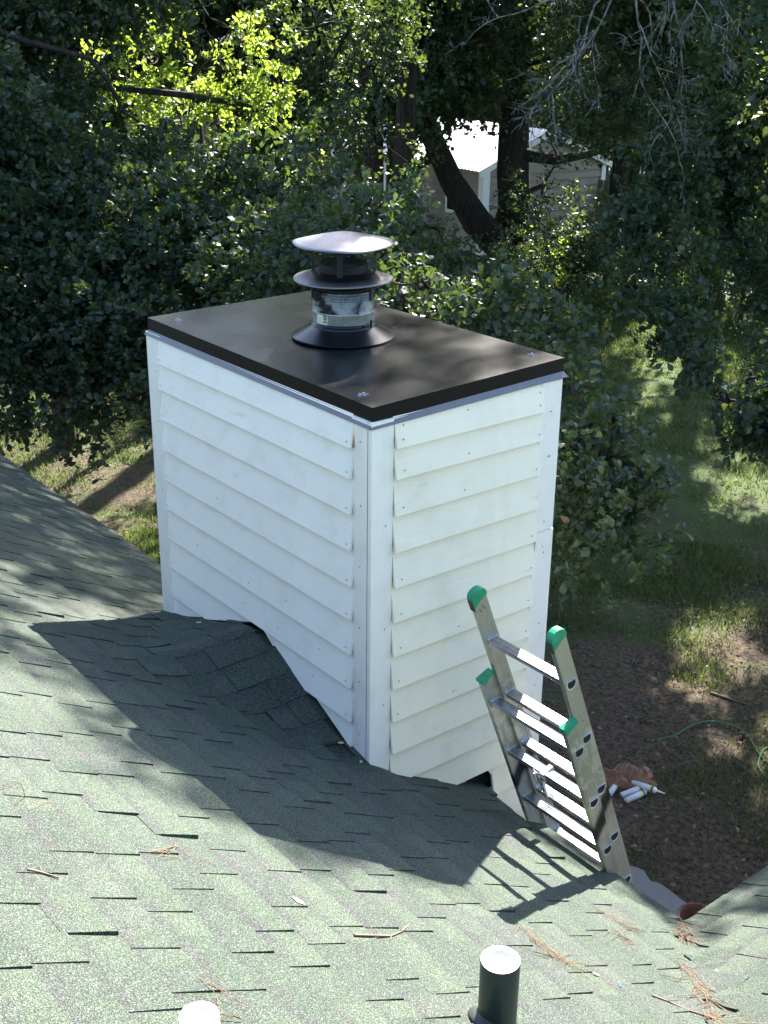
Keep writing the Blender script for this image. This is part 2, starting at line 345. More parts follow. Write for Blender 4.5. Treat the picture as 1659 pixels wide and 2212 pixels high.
P += shingle_field('x-', [.0-k*.133 for k in range(0, 7)], (-.72, .0), lambda x, y: y < .02 and x > -.86 and Hc(x, y) >= Hm(x, y)-.03, 8, .002, expo=.133)
P += shingle_field('x+', [-1.73+k*.133 for k in range(0, 7)], (-.72, .0), lambda x, y: y < .02 and x < -.77 and Hc(x, y) >= Hm(x, y)-.03, 9, .002, expo=.133)
P.sort(key=lambda p: -p[3])
def shingle_mesh(name, items):
    vs, fs, bd, tn = [], [], [], []
    for p in items:
        b = len(vs); tn += [p[4]]*len(p[0]); vs += p[0]; fs += [tuple(i+b for i in f) for f in p[1]]; bd += p[2]
    me = bpy.data.meshes.new(name); me.from_pydata(vs, [], fs); me.materials.append(SHINGLE)
    at_ = me.attributes.new('band', 'FLOAT', 'POINT'); at_.data.foreach_set('value', bd); a2 = me.attributes.new('tone', 'FLOAT', 'POINT'); a2.data.foreach_set('value', tn); me.update(); return me
INV = Matrix.Translation((1, 1.5, -GZ))
for p in P[:298]:
    o = link('shingle', shingle_mesh('shingle', [p]), roof)
o = tag(link('shingle', shingle_mesh('shingles_rest', P[298:]), roof), kind='stuff')
# SHINGLE island randomness differs per object, so give single pieces their own spread
# ------------------------------------------------------------------ chimney
W, D = 1.7145, .9915
chim = tag(empty('chimney', (-W/2, D/2, GZ)), 'white board-clad chimney with a black metal top rising through the green roof', 'chimney')
def cp(o): o.parent = chim; o.matrix_parent_inverse = Matrix.Translation((W/2, -D/2, -GZ)); return o
cp(MB().box((-W+.03, .03, GZ), (-.03, D-.03, -.06)).build('core', HOLE))
leftline = [(-W-.03, -1.58), (-1.73, -1.575), (-1.639, -1.535), (-1.214, -1.387), (-.816, -1.244), (-.685, -1.308), (-.504, -1.395), (-.363, -1.425), (-.127, -1.517), (0.05, -1.60)]
rightline = [(-.05, -1.57), (0, -1.594), (.50, -1.876), (.53, -1.880), (.565, -1.872), (.625, -1.862), (.668, -1.872), (.694, -1.905), (.704, -1.955), (.700, -2.02), (.705, -9), (2, -9)]
nolimit = [(-9, -9), (9, -9)]
def bottom(line, x): return float(np.interp(x, [p[0] for p in line], [p[1] for p in line]))
def clad(x0, x1, zt, zb, line, fr, o_top, o_bot, th, seg=None):
    """board between x0..x1 (along face), clipped to stay above line. fr(x,out,z)->3D; out: outward offset."""
    xs = [x0, x1] + [p[0] for p in line if x0 < p[0] < x1]
    lx = [p[0] for p in line]; 
    for i in range(len(line)-1):
        (ax, az), (bx, bz) = line[i], line[i+1]
        for zz in (zt, zb):
            if (az-zz)*(bz-zz) < 0:
                q = ax+(bx-ax)*(zz-az)/(bz-az)
                if x0 < q < x1: xs.append(q)
    xs = sorted(set(round(q, 4) for q in xs)); mb = MB(); runs = []
    for a, b in zip(xs[:-1], xs[1:]):
        za, zb_ = max(zb, bottom(line, a)), max(zb, bottom(line, b)); m = max(zb, bottom(line, (a+b)/2))
        if b-a < .001: continue
        if m >= zt-.003:
            if mb.f: runs.append(mb); mb = MB()
            continue
        za = min(za, zt-.001); zb_ = min(zb_, zt-.001)
        og = lambda z: o_top+(o_bot-o_top)*(zt-z)/(zt-zb)
        fa = [fr(a, og(za), za), fr(b, og(zb_), zb_), fr(b, o_top, zt), fr(a, o_top, zt)]
        ba = [fr(a, og(za)-th, za), fr(b, og(zb_)-th, zb_), fr(b, o_top-th, zt), fr(a, o_top-th, zt)]
        fs = [(0, 1, 2, 3), (7, 6, 5, 4), (0, 4, 5, 1), (3, 2, 6, 7)]
        if a == xs[0]: fs.append((0, 3, 7, 4))
        if b == xs[-1]: fs.append((1, 5, 6, 2))
        if a != xs[0]: fs.append((0, 3, 7, 4))
        if b != xs[-1]: fs.append((1, 5, 6, 2))
        mb.add(fa+ba, fs)
    if mb.f: runs.append(mb)
    return runs
frL = lambda x, o, z: (x, -o, z)                       # left face, y=0, out = -y
frR = lambda y, o, z: (o, y, z)                        # right face, x=0, out = +x
frB = lambda x, o, z: (x, D+o, z)
frW = lambda y, o, z: (-W-o, y, z)
zk = [-.196, -.320, -.470, -.623, -.780, -.930, -1.086, -1.244, -1.404] + [-1.56-.155*i for i in range(19)]
zr = [-.187, -.3145, -.4668, -.620, -.774, -.928, -1.083, -1.236] + [-1.392-.155*i for i in range(20)]
def boards(x0, x1, zz, line, fr, mat, seed, maxn=99):
    rnd = random.Random(seed)
    for i, z in enumerate(zz[:maxn]):
        zt = (zz[i-1]+.02) if i else -.072
        e0, e1 = rnd.uniform(-.0015, .0015), rnd.uniform(-.002, .001)
        m = clad(x0+e0, x1+e1, zt, z+rnd.uniform(-.0015, .0015), line, fr, .012+(0 if i else .004), .040+rnd.uniform(-.001, .002), .012)
        for q in m: cp(q.build('siding_board', mat))
boards(-W+.108, -.090, zk, leftline, frL, WH_X, 1)
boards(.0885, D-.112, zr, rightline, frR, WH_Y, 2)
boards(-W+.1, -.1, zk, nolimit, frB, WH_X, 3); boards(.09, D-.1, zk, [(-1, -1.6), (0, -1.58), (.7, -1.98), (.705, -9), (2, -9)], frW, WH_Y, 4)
# backing behind boards, so that gaps between laps are closed
def trim(x0, x1, line, fr, mat, out=.020, zt=-.07, zb=GZ, gap=None):
    m = clad(x0, x1, zt, zb, line, fr, out, out, out+.004)
    for q in m: cp(q.build('corner_trim', mat))
trim(-W-.018, -W+.116, leftline, frL, WH_Z); trim(-.102, -.0005, leftline, frL, WH_Z)
trim(-.020, .086, rightline, frR, WH_Z, .0215)
trim(D-.118, D+.0, rightline, frR, WH_Z, .020, -.07, -.745); trim(D-.118, D+.002, rightline, frR, WH_Z, .022, -.748)
trim(-W, -W+.1, nolimit, frB, WH_Z); trim(-.1, .0, nolimit, frB, WH_Z); trim(0, .09, [(-1, -1.58), (0, -1.58), (.7, -1.98), (.705, -9)], frW, WH_Z); trim(D-.1, D-.002, nolimit, frW, WH_Z)
# frieze strip under the cap on the left and right face
cp(MB().box((-W+.118, -.012, -.10), (-.104, .005, -.066)).build('frieze_strip', WH_X))
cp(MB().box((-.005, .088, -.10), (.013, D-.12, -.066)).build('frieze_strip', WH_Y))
# split wood showing at board ends
cp(MB().add([(-.0895, -.030, -.196), (-.0825, -.0225, -.192), (-.0865, -.0215, -.135)], [(0, 1, 2)]).build('split_wood', RAWWOOD))
cp(MB().add([(.024, D-.1115, -.774), (.024, D-.104, -.774), (.024, D-.108, -.84)], [(0, 1, 2)]).build('split_wood', RAWWOOD))
# nails
nb = MB(); rnd = random.Random(4)
def nail(fr, x, o, z):
    r_ = .0036; c = [fr(x+r_*math.cos(k*math.pi/3), o+.0008, z+r_*math.sin(k*math.pi/3)) for k in range(6)]; nb.add(c, [tuple(range(6))])
for i, z in enumerate(zk[:9]):
    if z > bottom(leftline, -.13)+.05:
        nail(frL, -.112-rnd.uniform(0, .01), .0375, z+.022)
    if z > bottom(leftline, -W+.15): nail(frL, -W+.128, .0375, z+.02)
for q in (-1.35, -1.07, -.76): nail(frL, q, .0205, -.115)
for q, zz in ((-1.3, -1.02), (-.9, -1.17), (-.62, -1.18), (-.85, -1.05), (-.35, -1.30), (-.30, -1.15), (-.55, -1.02), (-1.1, -.72)): nail(frL, q, .041, zz)
for zz in (-.16, -.42, -.68, -.95, -1.2, -1.45): nail(frL, -.045+rnd.uniform(-.006, .006), .0205, zz)
for zz in (-.25, -.5, -.85, -1.2, -1.5): nail(frL, -W+.05+rnd.uniform(-.006, .006), .0205, zz)
for i, z in enumerate(zr[:9]):
    nail(frR, .125+rnd.uniform(-.008, .008), .0355, z+.03)
    nail(frR, D-.14+rnd.uniform(-.008, .008), .0355, z+.03)
    if rnd.random() < .7: nail(frR, .45+rnd.uniform(-.06, .06), .0355, z+.03)
for q in (.13, .46, D-.13): nail(frR, q, .0225, -.105)
for zz in (-.5, -.95, -1.3, -1.62): nail(frR, .05, .022, zz); nail(frR, D-.05, .0225, zz+.1)
for zz in (-.2, -.4, -.7, -.82): nail(frR, D-.06, .0225, zz)
tag(cp(nb.build('nail_heads', NAIL)), kind='stuff')
# cap
o_ = .011
ct = {'A': (-W-o_, -o_, -.004), 'B': (o_, -o_, -.014), 'C': (o_, D+o_, .018), 'D': (-W-o_, D+o_, .010)}
def cz(x, y):
    a = (x+W+o_)/(W+2*o_); b = (y+o_)/(D+2*o_)
    z = (ct['A'][2]*(1-a)+ct['B'][2]*a)*(1-b)+(ct['D'][2]*(1-a)+ct['C'][2]*a)*b
    return z + .008*math.sin(math.pi*a)*math.sin(math.pi*b)
mb = MB(); nx, ny = 24, 14
vs = [(-W-o_+(W+2*o_)*i/nx, -o_+(D+2*o_)*j/ny, cz(-W-o_+(W+2*o_)*i/nx, -o_+(D+2*o_)*j/ny)) for i in range(nx+1) for j in range(ny+1)]
mb.add(vs, [(i*(ny+1)+j, (i+1)*(ny+1)+j, (i+1)*(ny+1)+j+1, i*(ny+1)+j+1) for i in range(nx) for j in range(ny)], True)
cp(mb.build('cap_top', BRONZE))
def skirt(p, q, out):
    p = np.array(p); q = np.array(q); out = np.array(out); m = MB(); dz = np.array([0, 0, -1.])
    a, b = p+dz*.0015, q+dz*.0015
    m.add([a, b, b+dz*.056, a+dz*.056], [(0, 1, 2, 3)])
    m.add([a-out*.002, b-out*.002, b+dz*.056-out*.002, a+dz*.056-out*.002], [(3, 2, 1, 0)])
    cp(m.build('cap_skirt', SKIRT))
    m = MB(); a, b = p+dz*.0575, q+dz*.0575; e = (b-a)/np.linalg.norm(b-a)*.012
    m.add([a, b, b+out*.018+dz*.022+e*.9, a+out*.018+dz*.022-e*.9, b+out*.014+dz*.025+e*.9, a+out*.014+dz*.025-e*.9, a-out*.006, b-out*.006],
          [(0, 1, 2, 3), (3, 2, 4, 5), (5, 4, 7, 6)])
    cp(m.build('drip_edge', DRIP))
skirt(ct['A'], ct['B'], (0, -1, 0)); skirt(ct['B'], ct['C'], (1, 0, 0)); skirt(ct['C'], ct['D'], (0, 1, 0)); skirt(ct['D'], ct['A'], (-1, 0, 0))
for (sx, sy) in ((-.13, .055), (-.10, D-.07), (-W+.13, .07), (-W+.17, D-.10)):
    m = MB(); z = cz(sx, sy); rnd = random.Random(sx)
    m.lathe([(.011, 0), (.010, .004), (.006, .006), (.006, .010), (0.0005, .011)], (sx, sy, z), 10)
    for k in range(5):
        a = rnd.uniform(0, 6.28); r0 = rnd.uniform(.012, .022); m.lathe([(.005, 0), (.004, .004), (.0005, .006)], (sx+r0*math.cos(a), sy+r0*math.sin(a), z), 6)
    cp(m.build('cap_screw', SCREW))
# ------------------------------------------------------------------ flue pipe
FX, FY, FZ = -.857, .500, 0.006
flue = tag(empty('flue_pipe', (FX, FY, FZ)), 'round metal flue pipe with two discs and a rain hood on the chimney top', 'chimney flue')
m = MB().lathe([(.232, .006), (.232, .011)], n=64).lathe([(.232, .011), (.19, .033), (.150, .056)], n=64, wob=lambda a, r_: .0012*math.sin(3*a)).lathe([(.150, .056), (.146, .068), (.139, .068)], n=64); m.build('storm_collar', COLLAR, flue)
m = MB().lathe([(.1405, .060), (.1405, .078), (.1385, .078)], n=48)
m.tube([(.143*math.cos(R(a)), .143*math.sin(R(a)), .072) for a in (0, 8, 16, 24)], .006, 6); m.tube([(.139, .045, .06), (.141, .046, .095)], .005, 5); m.build('clamp_band', COLLAR, flue)
m = MB().lathe([(.137, .05), (.137, .118), (.1385, .120), (.1385, .124), (.137, .126)], n=64); m.build('lower_pipe_band', GALV2, flue)
m = MB().lathe([(.1372, .126), (.1372, .212), (.1385, .215), (.130, .216), (.128, .15)], n=64); m.build('outer_pipe', GALV, flue)
m = MB().lathe([(.118, .14), (.118, .262), (.110, .262)], n=48).lathe([(.121, .214), (.121, .226)], n=48)
m.build('inner_pipe', flat('sooty_bronze_pipe', (.03, .024, .014), .35, .7, .5, 12), flue)
m = MB().lathe([(.10, .296), (.135, .290), (.175, .277), (.213, .266), (.219, .263), (.2205, .259), (.2195, .256), (.212, .262), (.17, .272), (.10, .285)], n=72, wob=lambda a, r_: .0025*math.sin(2*a+1)*(r_/.22)**2); m.build('middle_disc', DISC, flue)
m = MB().lathe([(.108, .27), (.108, .325), (.104, .330), (.098, .325), (.098, .28)], n=48).lathe([(.001, .31), (.1, .31)], n=24); m.build('chimney_throat', flat('black_soot', (.010, .010, .010), .8), flue)
m = MB().lathe([(.0005, .460), (.03, .4585), (.07, .451), (.12, .440), (.17, .428), (.207, .418), (.2200, .4135), (.2215, .4095), (.2195, .4085), (.16, .421), (.05, .45), (.0005, .455)], n=72, wob=lambda a, r_: .004*math.sin(2*a-.4)*(r_/.22)**2+.002*math.sin(5*a)*(r_/.22)**2); m.build('rain_hood', STEELCAP, flue)
def cage(z0, z1, r_, step):
    m = MB(); nv = int(2*math.pi*r_/step)
    for k in range(nv):
        a = 2*math.pi*k/nv; c, s = math.cos(a)*r_, math.sin(a)*r_
        m.tube([(c, s, z0), (c, s, z1)], .00075, 3, False)
    z = z0
    while z < z1+.001:
        m.tube([(math.cos(k*math.pi/24)*r_, math.sin(k*math.pi/24)*r_, z) for k in range(49)], .00075, 3, False); z += step
    return m.build('wire_mesh', WIRE, flue)
cage(.183, .268, .1400, .0122); cage(.288, .424, .1400, .0122)
for k, a in enumerate((-2.45, -.75, .85, 2.2, -1.55-.0)):
    z0, z1 = ((.27, .428) if k < 4 else (.20, .26))
    m = MB(); c, s = math.cos(a), math.sin(a); tx, ty = -s*.013, c*.013
    if k < 4:
        m.prism([(c*.136+tx, s*.136+ty, z0), (c*.136-tx, s*.136-ty, z0), (c*.136-tx, s*.136-ty, z1), (c*.136+tx, s*.136+ty, z1)], (c*.002, s*.002, 0)); m.build('strap', WIRE, flue)
for a in (-2.0, .4, 2.6):
    c, s = math.cos(a), math.sin(a); tx, ty = -s*.010, c*.010
    MB().prism([(c*.1415+tx, s*.1415+ty, .175), (c*.1415-tx, s*.1415-ty, .175), (c*.1415-tx, s*.1415-ty, .27), (c*.1415+tx, s*.1415+ty, .27)], (c*.0015, s*.0015, 0)).build('strap', WIRE, flue)
# sticker with the number, bent round the pipe
def bend(verts, phi0, r_, z0): return [((r_+v[2])*math.cos(phi0+v[0]/r_), (r_+v[2])*math.sin(phi0+v[0]/r_), z0+v[1]) for v in verts]
phi = R(-80)
m = MB(); n = 8; m.add(bend([(-.032+.064*i/n, y_, .0008) for i in range(n+1) for y_ in (0, .044)], phi, .1372, .078), [(2*i, 2*i+2, 2*i+3, 2*i+1) for i in range(n)]); m.build('sticker', STICK, flue)
fc = bpy.data.curves.new('number', 'FONT'); fc.body = '348'; fc.size = .026; fc.align_x = 'CENTER'; fc.align_y = 'CENTER'; fc.offset = .0004
to = bpy.data.objects.new('number_tmp', fc); COL.objects.link(to); bpy.context.view_layer.update()
me = bpy.data.meshes.new_from_object(to.evaluated_get(bpy.context.evaluated_depsgraph_get())); bpy.data.objects.remove(to)
for v in me.vertices:
    x_, y_ = v.co.x, v.co.y; x2, y2 = -y_+.020, x_+.0
    q = bend([(x2, y2, .0014)], phi, .1372, .102)[0]; v.co = q
me.materials.clear(); me.materials.append(INK); link('number', me, flue)
# ------------------------------------------------------------------ ladder
TT = R(68.06); F0 = np.array([.277, .438+LADL*math.cos(TT), -1.288-LADL*math.sin(TT)])
lad = tag(empty('extension_ladder', F0, (TT-math.pi/2, 0, 0)), 'aluminium extension ladder with green rail tips leaning on the roof edge', 'ladder')
lad.rotation_euler = (math.pi/2-TT, 0, 0)
# local: X across, Y away from the roof, Z up the ladder
def rail(x, y0, y1, z0, z1, name='rail'):
    "C channel, web towards +X at x, flanges towards -X"
    m = MB(); tk = .0022; fl = .024; y_ = (y0+y1)/2
    prof = [(x, y0), (x, y0+.018), (x-.0015, y0+.020), (x-.0015, y1-.020), (x, y1-.018), (x, y1), (x-fl, y1), (x-fl, y1-.0028), (x-.0045, y1-.0028), (x-.0045, y0+.0028), (x-fl, y0+.0028), (x-fl, y0)]
    # split along the length so that the joint keeps straight quads
    m.prism([(a, b, z0) for a, b in prof], (0, 0, z1-z0)); return m.build(name, ALU, lad, .0008)
NX0, NX1, FX0, FX1 = .008, .452, .026, .431
ny0, ny1, fy0, fy1 = -.040, .030, .030, .100
nt, ft = LADL+.14, LADL+.545
rails = [rail(NX0, ny0, ny1, .05, nt), rail(NX1+.026, ny0, ny1, .05, nt), rail(FX0, fy0, fy1, .35, ft), rail(FX1+.026, fy0, fy1, .35, ft)]
def rung(x0, x1, yc, z):
    m = MB(); w2, h = .0245, .030; P = []
    nr = 6
    for i in range(nr):                                 # ribbed tread on top
        a = -w2 + 2*w2*i/nr; b = a+2*w2/nr
        P += [(a, z+.0030), (a+(b-a)*.50, z+.0030), (a+(b-a)*.6, z-.001), (a+(b-a)*.92, z-.001)]
    P.append((w2, z))
    for k in range(9): P.append((w2*1.05*math.cos(k*math.pi/8), z-.010-.020*math.sin(k*math.pi/8)) if 0 < k < 8 else (w2*1.05*math.cos(k*math.pi/8), z-.010))
    # tread is turned level-ish against the ladder's lean
    ca, sa = math.cos(R(-14)), math.sin(R(-14)); Q = [(yc+(a*ca-(b-z)*sa), z+(a*sa+(b-z)*ca)) for a, b in P]
    m.prism([(x0, a, b) for a, b in Q], (x1-x0, 0, 0)); return m.build('rung', ALU_R, lad)
def collar(x, yc, z, thick, hole):
    m = MB(); Q = []; 
    def ring(s_):
        pts_ = [(-.021*s_, .004*s_), (-.021*s_, -.012*s_)] + [(.021*s_*-math.cos(k*math.pi/6), -.012*s_-.019*s_*math.sin(k*math.pi/6)) for k in range(1, 6)] + [(.021*s_, -.012*s_), (.021*s_, .004*s_)]
        ca, sa = math.cos(R(-14)), math.sin(R(-14)); return [(yc+a*ca-b*sa, z+a*sa+b*ca) for a, b in pts_]
    A, B = ring(1.25), ring(.98 if hole else .85); n = len(A)
    vs = [(x, a, b) for a, b in A]+[(x+thick, a, b) for a, b in A]+[(x+thick, a, b) for a, b in B]+[(x-.001, a, b) for a, b in B]
    m.add(vs, [(i, (i+1) % n, n+(i+1) % n, n+i) for i in range(n)]+[(n+i, n+(i+1) % n, 2*n+(i+1) % n, 2*n+i) for i in range(n)]+[(2*n+i, 2*n+(i+1) % n, 3*n+(i+1) % n, 3*n+i) for i in range(n)], False)
    m.build('rung_collar', COLLARALU, lad)
    if hole: MB().add([(x+.0008, a, b) for a, b in B], [tuple(range(n))]).build('rung_end', HOLE, lad)
for k in range(-1, 11):
    z = LADL - .3048*k
    if k >= 0:
        rung(NX0+.002, NX1+.024, (ny0+ny1)/2+.002, z); collar(NX0, (ny0+ny1)/2+.002, z, .004, False); collar(NX1+.026, (ny0+ny1)/2+.002, z, .0035, True)
    if z > .4:
        rung(FX0+.002, FX1+.024, (fy0+fy1)/2, z+.003); collar(FX0, (fy0+fy1)/2, z+.003, .004, False); collar(FX1+.026, (fy0+fy1)/2, z+.003, .0035, True)
# green tips on the fly rails: rounded cap over the rail end
def flytip(x):
    m = MB(); y0, y1 = fy0-.004, fy1+.004; yc = (y0+y1)/2; hw = (y1-y0)/2
    pts_ = [(y0, ft-.050), (y0, ft-.004)] + [(yc-hw*math.cos(k*math.pi/8)*.98, ft-.004+.030*math.sin(k*math.pi/8)) for k in range(1, 8)] + [(y1, ft-.004), (y1, ft-.022), (y0+.03, ft-.034)]
    m.prism([(x+.004, a, b) for a, b in pts_], (-.034, 0, 0)); o = m.build('green_tip', GREENP, lad, .003)
    MB().box((x-.026, y0-.002, ft-.062), (x+.001, y0+.003, ft-.006)).build('tip_pad', BLACKR, lad, .001)
flytip(FX0); flytip(FX1+.026)
def neartip(x):
    m = MB(); m.box((x-.029, ny0-.004, nt-.012), (x+.0035, ny1+.000, nt+.006)); m.add([(x+.004, ny0, nt-.03), (x+.004, ny1-.01, nt-.008), (x+.004, ny1-.01, nt+.004), (x+.004, ny0, nt+.004)], [(0, 1, 2, 3)])
    m.build('green_tip', GREENP, lad, .0015)
neartip(NX0); neartip(NX1+.026)
# rivets below the left tip
m = MB()
for a, b in ((.020, -.066), (.038, -.060), (.024, -.080), (.042, -.074)): m.tube([(FX0-.001, fy0+a, ft+b), (FX0+.002, fy0+a, ft+b)], .0028, 6)
tag(m.build('rivets', NAIL, lad), kind='stuff')
# pulley bracket on the second near rung
zb_ = LADL-.3048; m = MB(); m.box((.205, -.034, zb_-.006), (.230, .026, zb_+.008)); m.box((.178, -.040, zb_-.055), (.197, -.034, zb_+.006)); m.tube([(.186, -.046, zb_+.006), (.190, -.050, zb_-.03), (.184, -.046, zb_-.055)], .006, 6)
m.tube([(.165, -.03, zb_+.004), (.190, -.046, zb_-.004), (.206, -.03, zb_+.004)], .005, 6)
m.build('pulley_bracket', COLLARALU, lad)
m = MB(); m.box((.182, -.034, zb_-.135), (.200, -.022, zb_-.045)); m.build('pulley_strap', BLACKR, lad, .003)
m = MB(); m.box((.198, -.040, zb_-.150), (.212, -.032, zb_-.040)); m.tube([(.205, -.042, zb_-.075), (.205, -.030, zb_-.075)], .005, 6); m.tube([(.205, -.042, zb_-.115), (.205, -.030, zb_-.115)], .005, 6); m.build('pulley_plate', COLLARALU, lad, .001)
for x_ in (NX0, NX1+.026):
    MB().box((x_-.030, -.055, 0.0), (x_+.008, .045, .05)).build('ladder_foot', BLACKR, lad, .004)
# ------------------------------------------------------------------ vent pipes
def vent(loc, r_, h, label, mat, rim, low):
    e = tag(empty('vent_pipe', loc), label, 'vent pipe')
    m = MB(); m.lathe([(r_, -.05), (r_, h*.5), (r_*1.004, h-.003), (r_*.985, h)], n=40); m.build('pipe', mat, e)
    m = MB(); m.lathe([(r_*.985, h), (r_*.88, h+.0005), (r_*.86, h-.004), (r_*.86, h-.03)], n=40); m.build('rim', PVC, e)
    m = MB(); m.lathe([(r_*.865, h-.010), (r_*.5, h-.014), (.0005, h-.016)], n=32); m.build('inside', PVCIN, e)
    m = MB(); n = 24; vs = []
    for k in range(n):
        a = 2*math.pi*k/n; c, s = math.cos(a), math.sin(a)
        for rr, dz in ((r_*1.02, .030), (r_*1.15, .020), (r_*1.45, .012), (r_*1.5, .004)):
            vs.append((c*rr, s*rr, -SL*s*rr+dz))
    m.add(vs, [(k*4+j, ((k+1) % n)*4+j, ((k+1) % n)*4+j+1, k*4+j+1) for k in range(n) for j in range(3)], True); m.build('boot_flashing', BOOT, e)
    return e
vent((1.725, -.921, -1.084), .0505, .216, 'dark painted vent pipe with a white end standing beside the roof valley', VENT, PVC, 0)
vent((1.79, -1.81, -.584), .0395, .116, 'short white plastic vent pipe cut off by the bottom of the picture', PVC, PVC, 0)
# ------------------------------------------------------------------ roof litter
def on_surface(u, v, lift=.012):
    p = on_roof(u, v)
    for _ in range(30):
        d = dirv(u, v); h = float(H(p[0], p[1])) + lift; p = CAM + d*((h-CAM[2])/d[2])*.5 + p*.5 if False else p
        # march along the ray to the height field
        break
    d = dirv(u, v); t0 = 1.5; prev = None
    for k in range(900):
        q = CAM+d*(t0+k*.01)
        if q[2] < float(H(q[0], q[1]))+lift: return q
    return p
def needle_bunch(uvs, n, spread, seed, label, name='pine_straw'):
    rnd = random.Random(seed); mb = MB(); c0 = on_surface(*uvs[0])
    for k in range(n):
        i = rnd.randrange(len(uvs)); c = on_surface(*uvs[i]); x0 = c[0]+rnd.gauss(0, spread); y0 = c[1]+rnd.gauss(0, spread)
        if i < len(uvs)-1: d2 = on_surface(*uvs[i+1])-c; a = math.atan2(d2[1], d2[0])+rnd.gauss(0, .5)
        else: a = rnd.uniform(0, 6.28)
        L = rnd.uniform(.05, .13); cv = rnd.uniform(-3, 3); pts_ = []
        for j in range(5):
            s = L*j/4; x_ = x0+math.cos(a+cv*s)*s; y_ = y0+math.sin(a+cv*s)*s
            pts_.append((x_, y_, float(H(x_, y_))+.012+.006*math.sin(j)*rnd.random()))
        mb.tube(pts_, .0009, 3, False)
    o = mb.build(name, STRAW); 
    tag(o, label, 'pine needles', None, 'stuff'); return o
needle_bunch([(1480, 2000), (1478, 2020), (1490, 2090), (1500, 2120), (1520, 2150), (1530, 2190), (1560, 2212)], 140, .022, 1, 'orange brown pine needles heaped along the roof valley')
needle_bunch([(1120, 1995), (1150, 2025), (1180, 2050), (1210, 2075)], 34, .012, 2, 'loose pine needles scattered right of the dark vent pipe')
needle_bunch([(1290, 1965), (1330, 1985), (1385, 2010), (1310, 2020), (1360, 2035)], 26, .015, 3, 'sparse pine needles on the roof below the ladder foot')
needle_bunch([(40, 1690), (48, 1720), (60, 1745)], 7, .004, 4, 'thin bundle of pine needles at the left picture edge')
needle_bunch([(430, 2115), (470, 2150), (520, 2205)], 8, .004, 5, 'pine needles lying above the short white vent pipe')
needle_bunch([(330, 1840), (380, 1830), (345, 1850)], 8, .004, 6, 'pale pine needles in the middle of the sunlit shingles')
needle_bunch([(640, 1770), (670, 1800), (690, 1825)], 6, .004, 7, 'few pine needles at the edge of the chimney shadow')
def stick(uvs, r_, label, seed, lift=.01):
    rnd = random.Random(seed); pts_ = [on_surface(*q, lift) for q in uvs]
    mb = MB(); mb.tube(pts_, [r_*(1-.6*i/(len(pts_)-1)) for i in range(len(pts_))], 6)
    for i in range(1, len(pts_)-1):
        a = pts_[i]; d = np.array([rnd.uniform(-1, 1), rnd.uniform(-1, 1), .25])*.035; mb.tube([a, a+d*.5, a+d], [r_*.5, r_*.4, r_*.2], 4)
    tag(mb.build('fallen_twig', TWIG), label, 'twig')
stick([(765, 2020), (800, 2021), (845, 2022), (868, 2012), (885, 1995)], .004, 'curved dead twig lying on the shingles above the vent pipes', 1)
stick([(1408, 2150), (1440, 2162), (1480, 2180), (1560, 2205), (1600, 2215)], .004, 'long dead twig lying near the valley in the lower right corner', 2)
stick([(58, 1878), (90, 1885), (128, 1896)], .0045, 'short reddish twig lying on the sunlit shingles at left', 3)
def dleaf(p, size, ang, label):
    pts_ = [(-1, 0), (-.5, .38), (.1, .5), (.6, .3), (1, 0), (.5, -.35), (0, -.45), (-.6, -.3)]; c, s = math.cos(ang), math.sin(ang); vs = []
    for a, b in pts_:
        x_ = p[0]+size*(a*c-b*s); y_ = p[1]+size*(a*s+b*c); vs.append((x_, y_, float(H(x_, y_))+.010+.004*abs(b)+.003*a*a))
    vs.append((p[0], p[1], float(H(p[0], p[1]))+.010)); m = MB().add(vs, [(i, (i+1) % 8, 8) for i in range(8)], True)
    tag(m.build('fallen_leaf', LITTERP), label, 'leaf')
LITTERP = flat('tan_leaf', (.50, .36, .20), .7, 0, .2, 60)
for q, s, a, l in (((645, 1947), .022, .3, 'tan dead leaf lying on sunlit shingles in the lower middle'),
                   ((736, 1606), .016, 1.2, 'small brown leaf on the dark shingles beside the chimney foot'),
                   ((780, 1646), .012, 2.2, 'tiny brown leaf against the front corner of the chimney'),
                   ((430, 1345), .022, .1, 'curled tan leaf on the little ridge left of the chimney'),
                   ((1288, 2105), .012, .9, 'small pinkish leaf on the roof right of the dark vent pipe'),
                   ((1545, 2100), .014, 2., 'pale leaf caught in the pine needles of the valley')):
    dleaf(on_surface(*q), s, a, l)
p = on_surface(1340, 2130); tag(MB().lathe([(.004, 0), (.004, .004), (.0005, .005)], tuple(p-np.array([0, 0, .004])), 10).build('blue_cap', flat('blue_plastic', (.02, .25, .55), .4)), 'tiny bright blue plastic cap lying on the shingles', 'bottle cap')
